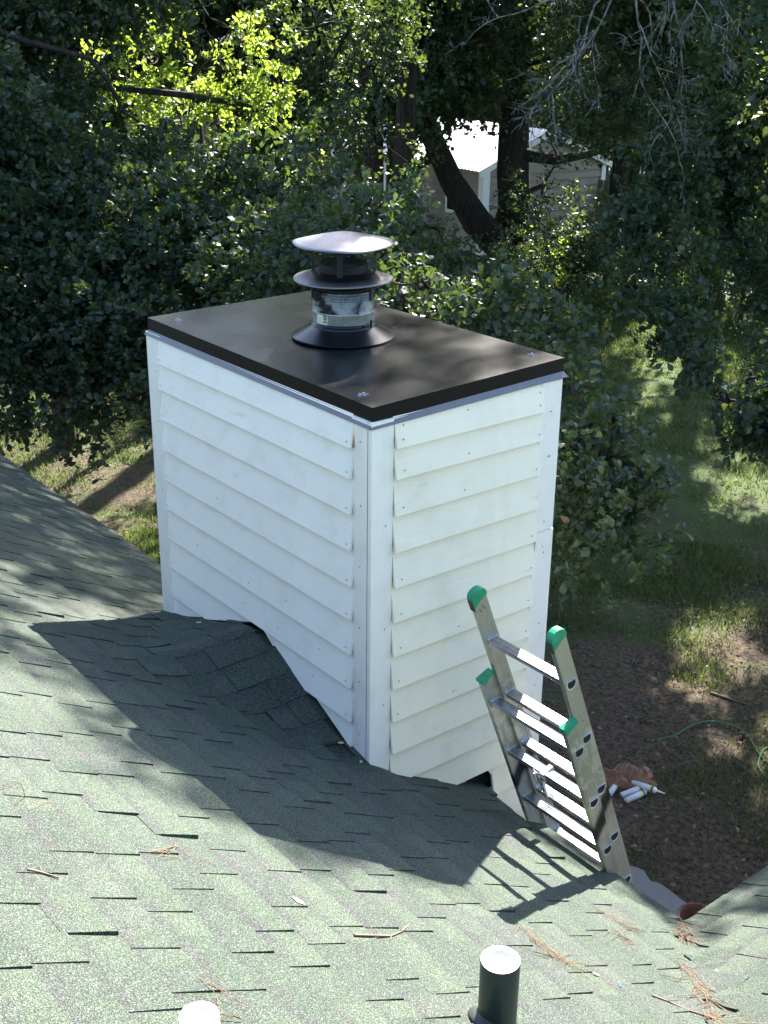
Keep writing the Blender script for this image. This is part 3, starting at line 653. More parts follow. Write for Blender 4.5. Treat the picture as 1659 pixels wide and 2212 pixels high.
# ------------------------------------------------------------------ things on the ground
def gpt(u, v, dz=.02): q = on_z(u, v, GZ+dz); return q
z8 = lambda x, y: (1261.8+x*.2481, 1481.2+y*.2481*1.0)
def hose(pix, label):
    P_ = [gpt(*z8(*q)) for q in pix]; pts_ = []
    for i in range(len(P_)-1):
        p0, p1, p2, p3 = P_[max(i-1, 0)], P_[i], P_[i+1], P_[min(i+2, len(P_)-1)]
        for k in range(6):
            s = k/6; pts_.append(.5*((2*p1)+(-p0+p2)*s+(2*p0-5*p1+4*p2-p3)*s*s+(-p0+3*p1-3*p2+p3)*s**3))
    pts_.append(P_[-1]); tag(MB().tube(pts_, .0065, 8).build('garden_hose', HOSE), label, 'hose')
hose([(-60, 230), (75, 340), (250, 410), (420, 470), (600, 470), (780, 435), (900, 365), (1030, 315), (1180, 315), (1350, 370), (1450, 470), (1520, 590), (1620, 690), (1680, 740), (1800, 700), (1790, 560), (1650, 530), (1560, 560), (1515, 680), (1540, 740), (1620, 820), (1750, 900)],
     'thin green garden hose curving across the shaded soil')
q = on_z(1509, 1981, GZ+.26); PX, PY = q[0], q[1]
pot = tag(empty('plant_pot', (PX, PY, GZ+.04)), 'empty terracotta pot on the concrete behind the roof edge', 'plant pot')
MB().lathe([(.09, 0), (.115, .17), (.135, .175), (.14, .225), (.124, .228), (.122, .185), (.112, .172), (.085, .03)], n=36).build('pot_body', TERRA, pot)
MB().lathe([(.0005, .035), (.088, .035)], n=24).build('soil', POTSOIL, pot)
bc = gpt(1358, 1700, 0)
bagm = NT('thin_plastic_bag', .45, 0, .5); bagm.color(bagm.mix(bagm.ramp(bagm.noise(9, 4), [(.4, 0.), (.62, 1.)]), (.20, .13, .085), (.17, .065, .03))); BAG = bagm.m
rnd = np.random.default_rng(5); n = 26
U, Vv = np.meshgrid(np.linspace(-1, 1, n), np.linspace(-1, 1, n), indexing='ij'); rr = np.maximum(np.abs(U), np.abs(Vv)); ang = np.arctan2(Vv, U)
ex = .21*U*(1+.12*np.sin(5*ang)); ey = .13*Vv*(1+.15*np.sin(4*ang+1)); hz = .085*np.clip(1-rr**2, 0, 1)**.6*(1+.5*np.sin(U*7+Vv*3))+.03*rnd.random(U.shape)+.01
ca, sa = math.cos(2.47-math.pi/2+.1), math.sin(2.47-math.pi/2+.1)
V = np.stack([bc[0]+ex*ca-ey*sa-.05, bc[1]+ex*sa+ey*ca+.03, GZ+.01+hz], -1).reshape(-1, 3); i = (np.arange(n-1)[:, None]*n+np.arange(n-1)[None]).ravel()
tag(fast_mesh('plastic_bag', V, np.stack([i, i+n, i+n+1, i+1], -1), BAG, None, False), 'crumpled orange brown bag spilling caulk tubes on the soil', 'bag')
TUBE = flat('grey_white_tube', (.55, .58, .62), .35, 0, .1); TUBED = flat('dark_tube_label', (.03, .035, .04), .5); TUBEY = flat('yellow_green_band', (.45, .52, .12), .5)
def caulk(u, v, ang, h, label, L=.20):
    c = gpt(u, v, h); e = tag(empty('caulk_tube', (c[0], c[1], c[2])), label, 'caulk tube'); e.rotation_euler = (0, math.pi/2-.05, ang)
    MB().lathe([(.0005, 0), (.025, 0), (.025, L), (.022, L+.004)], n=20).build('tube_body', TUBE, e)
    MB().lathe([(.0255, L*.78), (.0255, L*.86)], n=20).build('label_band', TUBEY, e); MB().lathe([(.0255, L*.86), (.0255, L*.93)], n=20).build('dark_band', TUBED, e)
    MB().lathe([(.022, L+.004), (.012, L+.012), (.009, L+.02), (.003, L+.085), (.0005, L+.086)], n=14).build('nozzle', PVC, e)
caulk(1352, 1730, R(84), .03, 'grey white caulk tube nearest the roof, lying beside the bag', .2)
caulk(1343, 1718, R(80), .035, 'second caulk tube, lying in the bag behind the nearest one', .2)
caulk(1366, 1690, R(15), .06, 'caulk tube with long white nozzle, topmost on the bag', .2)
caulk(1316, 1716, R(110), .03, 'caulk tube half hidden under the left end of the bag', .14)
# stick on the ground
a, b = gpt(*z8(1000, 300)), gpt(*z8(1150, 222)); tag(MB().tube([a, (a+b)/2+np.array([0, 0, .02]), b], [.008, .007, .004], 6).build('ground_stick', TWIG), 'pale stick lying on the ground above the green hose', 'stick')
a, b = gpt(*z8(1100, 60)), gpt(*z8(1420, 165)); tag(MB().tube([a, (a+b)/2, b], [.012, .010, .006], 6).build('ground_stick', TWIG), 'long dark stick in the sun patch at the right edge', 'stick')
# ------------------------------------------------------------------ foliage engine
def vnoise(P_, f, ph):
    x, y, z = P_[:, 0]*f, P_[:, 1]*f, P_[:, 2]*f
    return (np.sin(x*1.7+ph+1.3*np.sin(y*1.1+z))+np.sin(y*1.9-ph*1.7+1.1*np.sin(z*1.3+x*.7))+np.sin(z*2.1+ph*.6+1.2*np.sin(x*.9-y*1.2)))/3
def leaves(name, C, Dn, size, mat, parent, wide=.5, detail=2, up=.55, fold=.18):
    """C (n,3) leaf bases, Dn (n,3) directions."""
    n = len(C); g = RNG
    d = Dn/np.linalg.norm(Dn, axis=1, keepdims=True)
    up_ = np.array([0, 0, 1.])*up + g.normal(size=(n, 3))*.55; s = np.cross(d, up_); s /= np.linalg.norm(s, axis=1, keepdims=True)+1e-9; nn = np.cross(s, d)
    L = (size*g.uniform(.6, 1.25, n))[:, None]; Wd = L*wide
    if detail == 2:
        prof = [(0, 0, 0), (.30, .26, .5), (.72, .50, .5), (1.0, .16, .0), (1.0, -.16, 0), (.72, -.50, .5), (.30, -.26, .5)]
        V = np.stack([C + d*L*a + s*Wd*b + nn*L*(fold*abs(b)*2*c - .12*a*a) for a, b, c in prof], 1).reshape(-1, 3)
        i = np.arange(n)[:, None]*7
        F = np.concatenate([i+np.array([[0, 1, 6, 6]])[:, :3], ], 0)
        T = np.array([[0, 1, 6], [1, 2, 6], [2, 5, 6], [2, 3, 5], [3, 4, 5]])
        F = (i[:, None, :] + T[None]).reshape(-1, 3)
    else:
        prof = [(0, 0, 0), (.55, .5, 1), (1, 0, 0), (.55, -.5, 1)]
        V = np.stack([C + d*L*a + s*Wd*b + nn*L*(fold*c*.5) for a, b, c in prof], 1).reshape(-1, 3)
        F = (np.arange(n)[:, None, None]*4 + np.array([[0, 1, 3], [1, 2, 3]])[None]).reshape(-1, 3)
    return fast_mesh(name, V, F, mat, parent)
SG = np.array([-.72, 1., 1.]); SG /= np.linalg.norm(SG)
GAPS = [(on_z(u, v), r_, .3) for u, v, r_ in ((1400, 715, .35), (1420, 822, .42), (1385, 870, .25), (1640, 1060, .6), (1560, 1085, .22), (1530, 1000, .2), (1600, 1010, .3), (1500, 1385, .33), (1545, 1430, .28), (1590, 1620, .22),  # crown openings shaped along the sun's rays to let sun patches through
        (1440, 1500, .15), (1640, 700, .3), (1560, 640, .4), (1340, 600, .5), (1240, 600, .5), (60, 985, .5), (190, 1015, .6), (290, 1065, .5), (240, 1110, .3), (330, 985, .4), (300, 1160, .25), (30, 885, .4), (1640, 350, 1.6), (1320, 362, 1.2), (1600, 1330, .2), (1300, 1290, .12))]
GAPS += [(at(u, v, 17.3), r_*.75, .9) for u, v, r_ in ((420, 130, .8), (300, 80, 1.1), (530, 190, 1.1), (380, 250, .9), (250, 170, .8), (560, 290, .7), (670, 300, .6), (440, 20, 1.0))]
GAPS += [(at(900, 560, 8.6), .25, .25), (at(960, 600, 8.6), .25, .25), (at(1180, 480, 24.5), .8, 1.), (at(1470, 480, 26.5), .9, .9), (at(1600, 460, 25.5), .8, .9), (at(1620, 940, 9.4), .3, .3), (np.array([-22., 20.5, -1.8]), 1.7, .5), (np.array([-23.5, 20.5, -1.8]), 1.5, .5)]
def twigs_in(blobs, dens, ph, thr, nf, tw=.3, off=0, gaps=True):
    "twig origins spread through the blobs, with gaps"
    out = []
    for (c, r_) in blobs:
        r3 = np.array(r_ if hasattr(r_, '__len__') else (r_, r_, r_*.8)); n = int(dens*4.19*r3[0]*r3[1]*r3[2]**1.0/ max(1, (r3.mean()))**.6)
        q = RNG.normal(size=(n, 3)); q /= np.linalg.norm(q, axis=1, keepdims=True); q *= RNG.random((n, 1))**.42
        p = np.array(c) + q*r3; rad = q
        k = vnoise(p, nf, ph) > thr - .25*(1-np.linalg.norm(q, axis=1))
        for gp, gr, gt in (GAPS if gaps else []):
            w_ = p+off-gp; tt = w_@SG; k &= ~((tt > gt) & (np.linalg.norm(w_-tt[:, None]*SG, axis=1) < gr+tw*.3))
        out.append(np.concatenate([p[k], rad[k]], 1))
    return np.concatenate(out)
def crown(name, blobs, parent, mat=None, size=.075, dens=90, per=16, tw=.30, thr=-.12, nf=2.2, ph=1., detail=2, wide=.5, gaps=True):
    T = twigs_in(blobs, dens, ph, thr, nf, tw, np.array(parent.location) if parent else 0, gaps); n = len(T); P0 = T[:, :3]
    dr = T[:, 3:]*.9 + RNG.normal(size=(n, 3))*.55 + np.array([0, 0, -.05]); dr /= np.linalg.norm(dr, axis=1, keepdims=True)
    ln = tw*RNG.uniform(.5, 1.2, n)
    s = np.tile(np.linspace(.1, 1, per), n); idx = np.repeat(np.arange(n), per)
    C = P0[idx] + dr[idx]*(ln[idx]*s)[:, None] + RNG.normal(size=(n*per, 3))*tw*.07; C[:, 2] -= .10*tw*s*s*3
    Dn = dr[idx]*.55 + RNG.normal(size=(n*per, 3))*.75 + np.array([0, 0, .1])
    o = leaves(name, C, Dn, size, mat or LEAF, parent, wide, detail)
    return o, P0, dr, ln
def branch_path(a, b, seg, wob, rnd):
    a, b = np.array(a, float), np.array(b, float); L = np.linalg.norm(b-a); pts_ = []
    o1 = np.array([rnd.gauss(0, 1) for _ in range(3)])*wob*L; o2 = np.array([rnd.gauss(0, 1) for _ in range(3)])*wob*L*.5
    for k in range(seg+1):
        s = k/seg; pts_.append(a+(b-a)*s + o1*math.sin(math.pi*s) + o2*math.sin(2*math.pi*s))
    return pts_
TOTAL = [0]
def tree(name, label, cat, trunk, blobs, limbs=None, seed=1, group=None, bark=None, **kw):
    """trunk: list of (point, radius). blobs: list of (center, r). limbs reach from the trunk to every blob."""
    rnd = random.Random(seed); base = np.array(trunk[0][0]); e = tag(empty(name, (base[0], base[1], base[2])), label, cat, group)
    off = base
    mb = MB(); tp = [np.array(p)-off for p, r_ in trunk]; trr = [r_ for p, r_ in trunk]
    tp2, tr2 = [], []
    for i in range(len(tp)-1):
        for k in range(4):
            s = k/4; tp2.append(tp[i]*(1-s)+tp[i+1]*s + np.array([rnd.gauss(0, 1), rnd.gauss(0, 1), 0])*trr[i]*.06); tr2.append((trr[i]*(1-s)+trr[i+1]*s)*(1+rnd.uniform(-.05, .05)))
    tp2.append(tp[-1]); tr2.append(trr[-1]); mb.tube(tp2, tr2, 14); mb.build('trunk', bark or BARK, e)
    lb = MB(); bl = [(np.array(c)-off, r_) for c, r_ in blobs]
    nodes = [(tp2[k], min(tr2[k]*.4, .06)) for k in range(max(1, len(tp2)//3), len(tp2))]
    top_ = tp2[-1]
    for c, r_ in sorted(bl, key=lambda q: min(np.linalg.norm(q[0]-t_) for t_ in tp2)):
        st0, R0 = min(nodes, key=lambda q: np.linalg.norm(q[0]-c)+.3*max(0, q[0][2]-c[2])-q[1]*4); R0 = max(R0, .009); path = branch_path(st0, c, 8, .07, rnd)
        lb.tube(path, [R0*(1-.45*k/8) for k in range(9)], 7); nodes.append((c, R0*.55))
        rm = float(np.mean(r_))
        for q in range(int(3+rm*2)):
            dv = np.array([rnd.gauss(0, 1) for _ in range(3)]); dv /= np.linalg.norm(dv); st = path[rnd.randrange(4, 9)]
            lb.tube(branch_path(st, c+dv*rm*.8, 5, .08, rnd), [.011*(1-.8*k/5)+.003 for k in range(6)], 5, False)
    for L_ in (limbs or []): lb.tube([np.array(p)-off for p in L_[0]], L_[1], 8)
    if bl or limbs: lb.build('limbs', bark or BARK, e)
    if bl:
        o = crown('crown', bl, e, **kw)[0]; TOTAL[0] += len(o.data.polygons)
    return e
def B(lst): return [(at(u, v, D_), r_) for u, v, D_, r_ in lst]
def G(u, v, D_):   # ground point below a pixel direction at a distance
    p = at(u, v, D_); return np.array([p[0], p[1], GZ-.05])
# 1 near oak, left side of the picture
t0 = G(450, 500, 14.5)
tree('oak_tree', 'broad dark green oak filling the left half behind the chimney', 'tree',
     [(t0, .24), (t0+[.1, 0, 1.6], .20), (t0+[.1, -.2, 2.6], .14), (t0+[-.1, -.2, 3.3], .07)],
     B([(20, 420, 13.5, 1.1), (40, 640, 12.5, .95), (90, 800, 12, .62), (215, 870, 11.8, .50), (230, 690, 12, .85), (330, 560, 12.5, .85), (420, 700, 11.6, .72),
        (330, 835, 11.3, .5), (470, 500, 12.2, .85), (590, 560, 11.2, .62), (640, 430, 12.2, .62), (150, 500, 13, .9), (520, 380, 13, .55), (-160, 560, 12.5, 1.2), (-150, 300, 13, 1.2),
        (100, 330, 14.5, .8), (350, 390, 14, .65), (-60, 780, 12, .8)]), seed=3, size=.082, dens=190, per=16, tw=.28, thr=-.30, ph=1.3, wide=.62)
# 2 near oak behind the flue, reaching right round the chimney
t0 = G(820, 520, 12.0)
tree('oak_tree', 'oak with paler leaf sprays directly behind the flue and right chimney corner', 'tree',
     [(t0, .20), (t0+[0, 0, 1.8], .17), (t0+[.1, -.1, 3.6], .10)],
     B([(790, 470, 9.6, .42), (880, 520, 8.8, .36), (900, 610, 8.4, .28), (760, 580, 9.8, .45), (650, 560, 10.2, .45), (980, 640, 8.6, .34), (1080, 680, 8.8, .38), (1180, 720, 8.8, .34),
        (700, 690, 10.2, .40), (560, 600, 10.6, .5), (870, 680, 9.2, .42), (1010, 740, 9, .40), (850, 460, 11, .30), (930, 490, 11.5, .25)]),
     seed=5, size=.072, dens=300, per=14, tw=.24, thr=-.3, nf=3.0, ph=2.1, wide=.62)
# 3 low hanging oak branch right of the chimney
t0 = G(1130, 700, 11.5)
tree('oak_tree', 'low dark oak bough hanging beside the right chimney face over bare soil', 'tree',
     [(t0, .16), (t0+[0, 0, 1.5], .13), (t0+[0, -.1, 3.2], .07)],
     B([(1235, 850, 7.6, .22), (1280, 910, 7.4, .20), (1230, 960, 7.2, .28), (1330, 1010, 7.1, .30), (1390, 1050, 7.1, .20), (1250, 1080, 7.0, .28), (1330, 1130, 6.9, .25), (1280, 1190, 6.9, .20),
        (1160, 820, 8.0, .32), (1180, 1000, 7.4, .28), (1200, 760, 8.4, .28), (1130, 1100, 7.5, .3)]),
     seed=7, gaps=False, size=.064, dens=600, per=13, tw=.18, thr=-.4, nf=3.5, ph=3.7, wide=.62)
# 4 right-hand tree with bough sweeping down
t0 = G(2300, 620, 13)
tree('oak_tree', 'oak bough sweeping down from the top right over the lawn', 'tree',
     [(t0, .22), (t0+[0, 0, 2.5], .18), (t0+[-.1, 0, 5.2], .10)],
     B([(1390, 570, 10.8, .24), (1430, 640, 10.4, .24), (1460, 700, 10.2, .22), (1495, 760, 10, .23), (1530, 815, 9.8, .23), (1570, 870, 9.7, .20), (1610, 910, 9.6, .20), (1655, 930, 9.4, .22), (1620, 860, 9.8, .16), (1700, 860, 9.5, .3), (1390, 480, 11.5, .34), (1470, 540, 11, .24), (1500, 640, 10.5, .12),
        (1430, 350, 12, .34), (1700, 900, 9.5, .25), (1350, 640, 10.6, .12), (1480, 430, 12, .3), (1560, 400, 13, .35), (1620, 320, 13, .4), (1660, 420, 13, .35), (1580, 520, 13, .22), (1650, 540, 12.5, .28), (1560, 300, 13, .35), (1700, 620, 12, .4), (1720, 740, 11, .3)]),
     seed=9, gaps=False, size=.070, dens=900, per=13, tw=.17, thr=-.4, nf=2.6, ph=.4, wide=.62)
# 5 double-trunk tree before the shed
t0 = on_z(1100, 600, GZ-.05)
b1 = [(t0, .52), (t0+[0, 0, .8], .42), (np.array(at(1108, 430, 28.6)), .37), (np.array(at(1115, 200, 28.8)), .33), (np.array(at(1120, -60, 29)), .30), (np.array(at(1122, -500, 29.4)), .16)]
lm = [([t0+[0, 0, .5], at(1030, 480, 27.9), at(975, 390, 28.), at(935, 300, 28.2), at(905, 220, 28.6), at(850, 60, 29)], [.38, .33, .27, .24, .2, .12]),
      ([at(950, 330, 28), at(880, 370, 28), at(830, 440, 28)], [.12, .09, .05]), ([at(1110, 330, 28.6), at(1200, 345, 28.4), at(1290, 330, 28)], [.16, .12, .06])]
tree('double_trunk_oak', 'big dark double-trunk tree with one leaning stem before the white-roofed shed', 'tree', b1,
     B([(860, 180, 26, 1.3), (960, 130, 27, 1.3), (780, 120, 27, 1.6), (1220, 220, 26, .8), (1260, 120, 27, 1.3), (900, 20, 27, 1.6), (1030, 60, 31, 1.4), (1090, -120, 32, 2), (1270, -60, 27, 2), (880, -150, 27, 2), (860, 255, 26, .5), (930, 235, 26.5, .55), (1030, 220, 27, .6), (1190, 310, 25.5, .5), (1170, 420, 26, .45), (1235, 290, 25.5, .6), (1215, 430, 25, .4), (1270, 260, 25.5, .6)]),
     limbs=lm, seed=11, size=.14, dens=60, per=14, tw=.5, thr=-.25, nf=1.2, ph=5., detail=1, wide=.65)
# 6 sunlit young tree in the clearing
t0 = G(430, 300, 20)
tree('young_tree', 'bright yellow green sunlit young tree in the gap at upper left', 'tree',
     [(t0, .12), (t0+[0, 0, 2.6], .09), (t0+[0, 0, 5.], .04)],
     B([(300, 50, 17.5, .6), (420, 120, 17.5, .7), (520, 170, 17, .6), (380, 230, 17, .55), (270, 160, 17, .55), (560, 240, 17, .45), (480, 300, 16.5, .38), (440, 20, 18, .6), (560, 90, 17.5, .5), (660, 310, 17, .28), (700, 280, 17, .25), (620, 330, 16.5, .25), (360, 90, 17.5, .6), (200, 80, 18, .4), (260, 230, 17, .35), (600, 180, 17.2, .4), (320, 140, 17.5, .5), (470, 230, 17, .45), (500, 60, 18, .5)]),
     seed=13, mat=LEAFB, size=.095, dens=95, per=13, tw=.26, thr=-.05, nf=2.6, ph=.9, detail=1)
# 7 upper left dark limbs crossing
t0 = G(-260, 350, 14)
tree('oak_tree', 'dark oak reaching in from the upper left corner with crossing bare limbs', 'tree',
     [(t0, .26), (t0+[0, 0, 3], .2), (t0+[0, 0, 6.2], .12)],
     B([(30, 60, 15, .8), (110, 180, 15, .7), (-80, 120, 15, 1.2), (180, 20, 15.5, .6), (40, 240, 15, .7), (60, -120, 15.5, 1.2), (-300, -100, 15, 1.6), (240, -110, 15.5, 1.1)]),
     limbs=[([at(-40, 55, 14), at(60, 90, 14), at(190, 125, 14.2), at(230, 170, 14.2), at(270, 245, 14.3), at(300, 262, 14.3)], [.035, .03, .027, .024, .02, .01]),
            ([at(250, 190, 16.5), at(400, 205, 16.5), at(520, 225, 16.8), at(560, 235, 17)], [.035, .045, .03, .015])],
     seed=15, size=.09, dens=130, per=15, tw=.34, thr=-.2, nf=1.9, ph=2.6, wide=.62)
# 8 crown high over the yard, above the picture, whose shade falls on the lawn
for k, (u, v, D_, lab, bl) in enumerate([
    (1330, 500, 30, 'tall oak at upper right whose dark crown hides the far lawn',
     [(1600, 330, 17, .55), (1540, 230, 17, .55), (1640, 450, 17, .35), (1590, 130, 17, .7), (1660, 230, 17, .7), (1480, 330, 18, .4), (1300, 200, 21, 1.0), (1440, 160, 20.5, 1.0), (1560, 240, 20, 1.0), (1620, 80, 20, 1.2), (1340, 20, 21, 1.2), (1480, -20, 20, 1.3), (1520, 420, 20, .5), (1350, -250, 20, 2.0), (1600, -300, 19, 2.0), (1480, -500, 18.5, 1.8), (1750, 120, 20, 1.4)]),
    (2350, 700, 12, 'oak standing beyond the right picture edge', [(1800, -100, 13, 1.4), (2000, 100, 12, 1.6), (1850, -450, 12.5, 1.5), (1650, -420, 13.5, 1.2), (2100, 450, 11.5, .8)]),
    (870, 300, 22, 'tall dark oak above the flue in the second row', [(700, 180, 20, .9), (760, 60, 20.5, 1.0), (640, 60, 21, .8), (820, 320, 19, .6), (720, 330, 19, .55), (700, -120, 20, 1.5), (900, -260, 19.5, 1.8), (560, -230, 20, 1.6), (1120, -330, 19, 1.6)])]):
    t0 = G(u, v, D_)
    tree('oak_tree', lab, 'tree', [(t0, .23), (t0+[0, 0, 3], .19), (t0+[.1, .1, 7], .12)], B(bl), seed=30+k, size=.095, dens=95, per=15, tw=.42, thr=-.2, nf=1.5, ph=k*1.9+.3, detail=1, wide=.65)
def hi(u, D_, z, dr=0):
    d = dirv(u, 1106); d = np.array([d[0], d[1]])/math.hypot(d[0], d[1]); return np.array([CAM[0]+d[0]*D_, CAM[1]+d[1]*D_, z])
def ray(x, y, z, h): return np.array([x-.584*h, y+.811*h, z+.811*h])  # spot on the sun's ray from a target, where added leaves shade it
t0 = G(90, 400, 17.5)  # crown blobs sit on sun rays, added to shade roof, cap and bough
tree('oak_tree', 'tall oak behind the broad left oak, unseen crown shaped to dapple roof and cap', 'tree',
     [(t0, .16), (t0+[0, 0, 4], .12), (t0+[.1, 0, 8.5], .08)],
     [(ray(rd.uniform(-7.5, .1), y_, -1.602-SL*y_, rd.uniform(9, 13)), rd.uniform(.22, .5)) for rd in [random.Random(5)] for y_ in [rd.uniform(-1.35, .5) for _ in range(34)]]
     + [(ray(rd.uniform(-7.5, -1.8), y_, -1.602-SL*y_, rd.uniform(9, 12)), rd.uniform(.35, .68)) for rd in [random.Random(15)] for y_ in [rd.uniform(-1.2, .6) for _ in range(100)]]
     + [(ray(rd.uniform(-1.6, 0), rd.uniform(0, 1), 0, rd.uniform(9, 12)), rd.uniform(.18, .32)) for rd in [random.Random(8)] for _ in range(44)]
     + [(ray(rd.uniform(.1, 1.1), y_, -1.602-SL*y_, rd.uniform(11, 14)), rd.uniform(.10, .2)) for rd in [random.Random(25)] for y_ in [rd.uniform(-1.25, -.75) for _ in range(12)]]
     + [(ray(-1.6, 3.1, -1., 7), 1.1), (ray(-3.0, 4.2, -1.5, 7), 1.1)],
     seed=17, size=.10, dens=85, per=12, tw=.30, thr=-.10, nf=3.2, ph=4.6, detail=1, wide=.6)
for k, (u, D0, lab, bl) in enumerate([
    (790, 26, 'tall oak, its crown added out of view to shade the nearer oaks', [(330, 20, 5.8, 1.5), (560, 20, 5.8, 1.6), (780, 20, 5.4, 1.7), (980, 20, 5.6, 1.7), (700, 24, 8.5, 1.8)]),
    (2350, 22, 'tall oak, its crown added out of view to shade the right yard', [(1150, 17, 4.6, 1.3), (1400, 16, 4.4, 1.2), (1750, 15, 4., 1.2), (1250, 20, 6.4, 1.6), (1560, 20, 6.2, 1.5), (1950, 14, 4.0, 1.4)]),
    (900, 40, 'very tall far tree behind the shed, crown added unseen to shade nearer trees', [(1150, 38, 8.5, 3.0), (1400, 38, 9, 3.), (1650, 36, 9, 3.), (1350, 42, 14, 3.2), (150, 36, 8, 2.6)])]):
    t0 = hi(u, D0, GZ)  # crowns added out of view; extra blobs lie on sun rays to shade
    extra = [] if k != 1 else [(ray(x_, y_, GZ, h_), 1.15) for x_, y_, h_ in ((-2, 5.5, 10), (-3.5, 7.3, 11), (-.8, 4.8, 10), (0, 6.2, 10), (-2.3, 8.8, 11.5), (-4.6, 8.8, 11), (-1., 7.6, 12), (-1.4, 4.2, 9), (-3.2, 5.6, 11.5))]
    if k == 2: extra = [(ray(*at(u_, v_, d_), h_), 2.4) for u_, v_, d_, h_ in ((1250, 150, 23, 10), (1350, 80, 21, 11), (1180, 40, 26, 10), (1000, 60, 27, 11), (1420, 200, 20, 12), (860, 60, 27, 12), (1550, 100, 19, 13), (1300, 250, 22, 14))]
    if k == 0: extra = [(ray(*at(u_, v_, d_), h_), .85) for u_, v_, d_, h_ in ((1010, 650, 8.6, 7), (1110, 690, 8.8, 8), (750, 560, 9.8, 7), (640, 560, 10.2, 8), (850, 480, 10, 8), (560, 600, 10.6, 7), (1230, 760, 8, 8), (930, 480, 11.5, 7), (1240, 900, 7.4, 9), (1240, 1100, 7, 9))]
    tree('oak_tree', lab, 'tree', [(t0, .34), (t0+[0, 0, 6], .28), (t0+[0, 0, 10], .2)], [(hi(a, b, c), r_) for a, b, c, r_ in bl]+extra, seed=50+k, size=.20 if k < 2 else .34, dens=14 if k < 2 else 4.5, per=15, tw=.7, thr=-.1, nf=.9, ph=k*1.3+2, detail=1, wide=.65, mat=LEAFD)
# lichen-covered dead branches, upper right (a part of a pine standing right)
def dead_branches():
    base = G(2300, 300, 12.5); e = tag(empty('dead_tree', base), 'leafless grey lichen-covered branches hanging in the upper right', 'bare tree')
    rnd = random.Random(12); off = base; mb = MB()
    MB().tube([base-off, at(2250, 100, 12.5)-off, at(1600, -140, 12)-off, at(1380, -160, 11.5)-off], [.16, .13, .09, .06], 10).build('trunk', BARK, e)
    def grow(p, d, L, r_, lev):
        n = 7; pts_ = [p]; dd = d/np.linalg.norm(d)
        for k in range(n):
            dd = dd+np.array([rnd.gauss(0, 1) for _ in range(3)])*.16+np.array([0, 0, -.05]); dd /= np.linalg.norm(dd); pts_.append(pts_[-1]+dd*L/n)
        mb.tube([q-off for q in pts_], [r_*(1-.75*k/n)+.0015 for k in range(n+1)], 5, False)
        if lev < 3:
            for k in range(rnd.randint(3, 5)):
                i = rnd.randint(1, n); sd = np.array([rnd.gauss(0, 1) for _ in range(3)]); q = dd*.7+sd*.55; grow(pts_[i], q, L*rnd.uniform(.35, .6), r_*.5, lev+1)
    for (u0, v0, u1, v1, D_) in ((1370, -60, 1440, 260, 10.8), (1340, -60, 1180, 190, 11), (1400, -80, 1600, 110, 10.8), (1290, -70, 1090, 60, 11.2), (1450, -60, 1390, 200, 11), (1330, -40, 1270, 230, 11.3)):
        a, b = at(u0, v0, D_), at(u1, v1, D_-.2); grow(a, b-a, np.linalg.norm(b-a)*1.05, .0095, 0)
    mb.build('dead_limb', LICHEN, e)
dead_branches()
# background trunks
def bgtrunk(u, vb, D_, r_, label, lean=0, bl=None, seed=0, mat=None):
    t0 = G(u, vb, D_); top = t0+np.array([lean, 0, 13.])
    tree('pine_tree', label, 'tree', [(t0, r_*1.25), (t0*.85+top*.15, r_), (t0*.5+top*.5, r_*.85), (top, r_*.5)], bl or [], seed=seed, size=.22, dens=4, per=18, tw=.7, thr=-.1, nf=.8, ph=seed, detail=1, wide=.25, mat=NEEDLE, bark=mat)
PB = NT('pale_pine_bark', .85, 0, .2); v = PB.scaled((12, 12, 2)); nz = PB.noise(2.5, 6, .7, v); PB.color(PB.mix(PB.ramp(nz, [(.4, 0.), (.6, 1.)]), (.05, .035, .03), (.26, .19, .15))); PB.bump(nz, .03); PB = PB.m
bgtrunk(860, 200, 34, .34, 'dark upright trunk left of the double-trunk tree at the top', .6, seed=1)
bgtrunk(585, 250, 38, .24, 'pale brown pine trunk above the flue', .3, seed=2, mat=PB)
bgtrunk(437, 80, 42, .25, 'pinkish trunk at the top left middle', -.2, seed=3, mat=PB)
bgtrunk(1360, 380, 31, .2, 'rough dark trunk right of the shed', .2, seed=4)
bgtrunk(1545, 520, 28.5, .30, 'dark thick trunk standing near the right edge', 0., seed=5)
bgtrunk(1225, 200, 40, .26, 'trunk behind the shed roof right of the double trunk', 0., seed=6)
bgtrunk(700, 150, 45, .25, 'thin far trunk above left of the rain hood', .4, seed=8, mat=PB)
bgtrunk(40, 200, 40, .28, 'far trunk in the upper left corner', .1, seed=9)
# yellowish pine sapling and undergrowth
def bush(u, v, D_, w_, lab, mat, seed, size=.09, h=1.0, dens=60, name='shrub'):
    c = G(u, v, D_); e0 = c.copy(); rnd = random.Random(seed)
    bl = [(c+np.array([rnd.gauss(0, w_*.45), rnd.gauss(0, w_*.45), rnd.uniform(.35, 1)*h]), (w_*.5, w_*.5, h*.4)) for _ in range(6)]
    tree(name, lab, 'shrub', [(c, .05), (c+[0, 0, h*.6], .03)], bl, seed=seed, mat=mat, size=size, dens=dens, per=12, tw=.3, thr=-.1, nf=2., ph=seed*1.1, detail=1)
bush(1080, 560, 25, 1.6, 'dark shrub at the foot of the double-trunk tree', LEAF, 41, h=1.5, dens=40)
bush(1230, 560, 26.5, 1.8, 'dark shrub with sunlit tips right of the double-trunk tree', LEAF, 42, h=1.9, dens=40)
bush(1170, 470, 24.5, .9, 'tall dark bush hiding the left part of the shed gable', LEAF, 51, h=2.7, dens=60)
bush(1235, 480, 26, .9, 'dark bush covering the lower part of the shed gable', LEAF, 52, h=2.1, dens=60)
bush(950, 600, 24, 1.5, 'shrub under the leaning stem', LEAF, 43, h=1.7, dens=40)
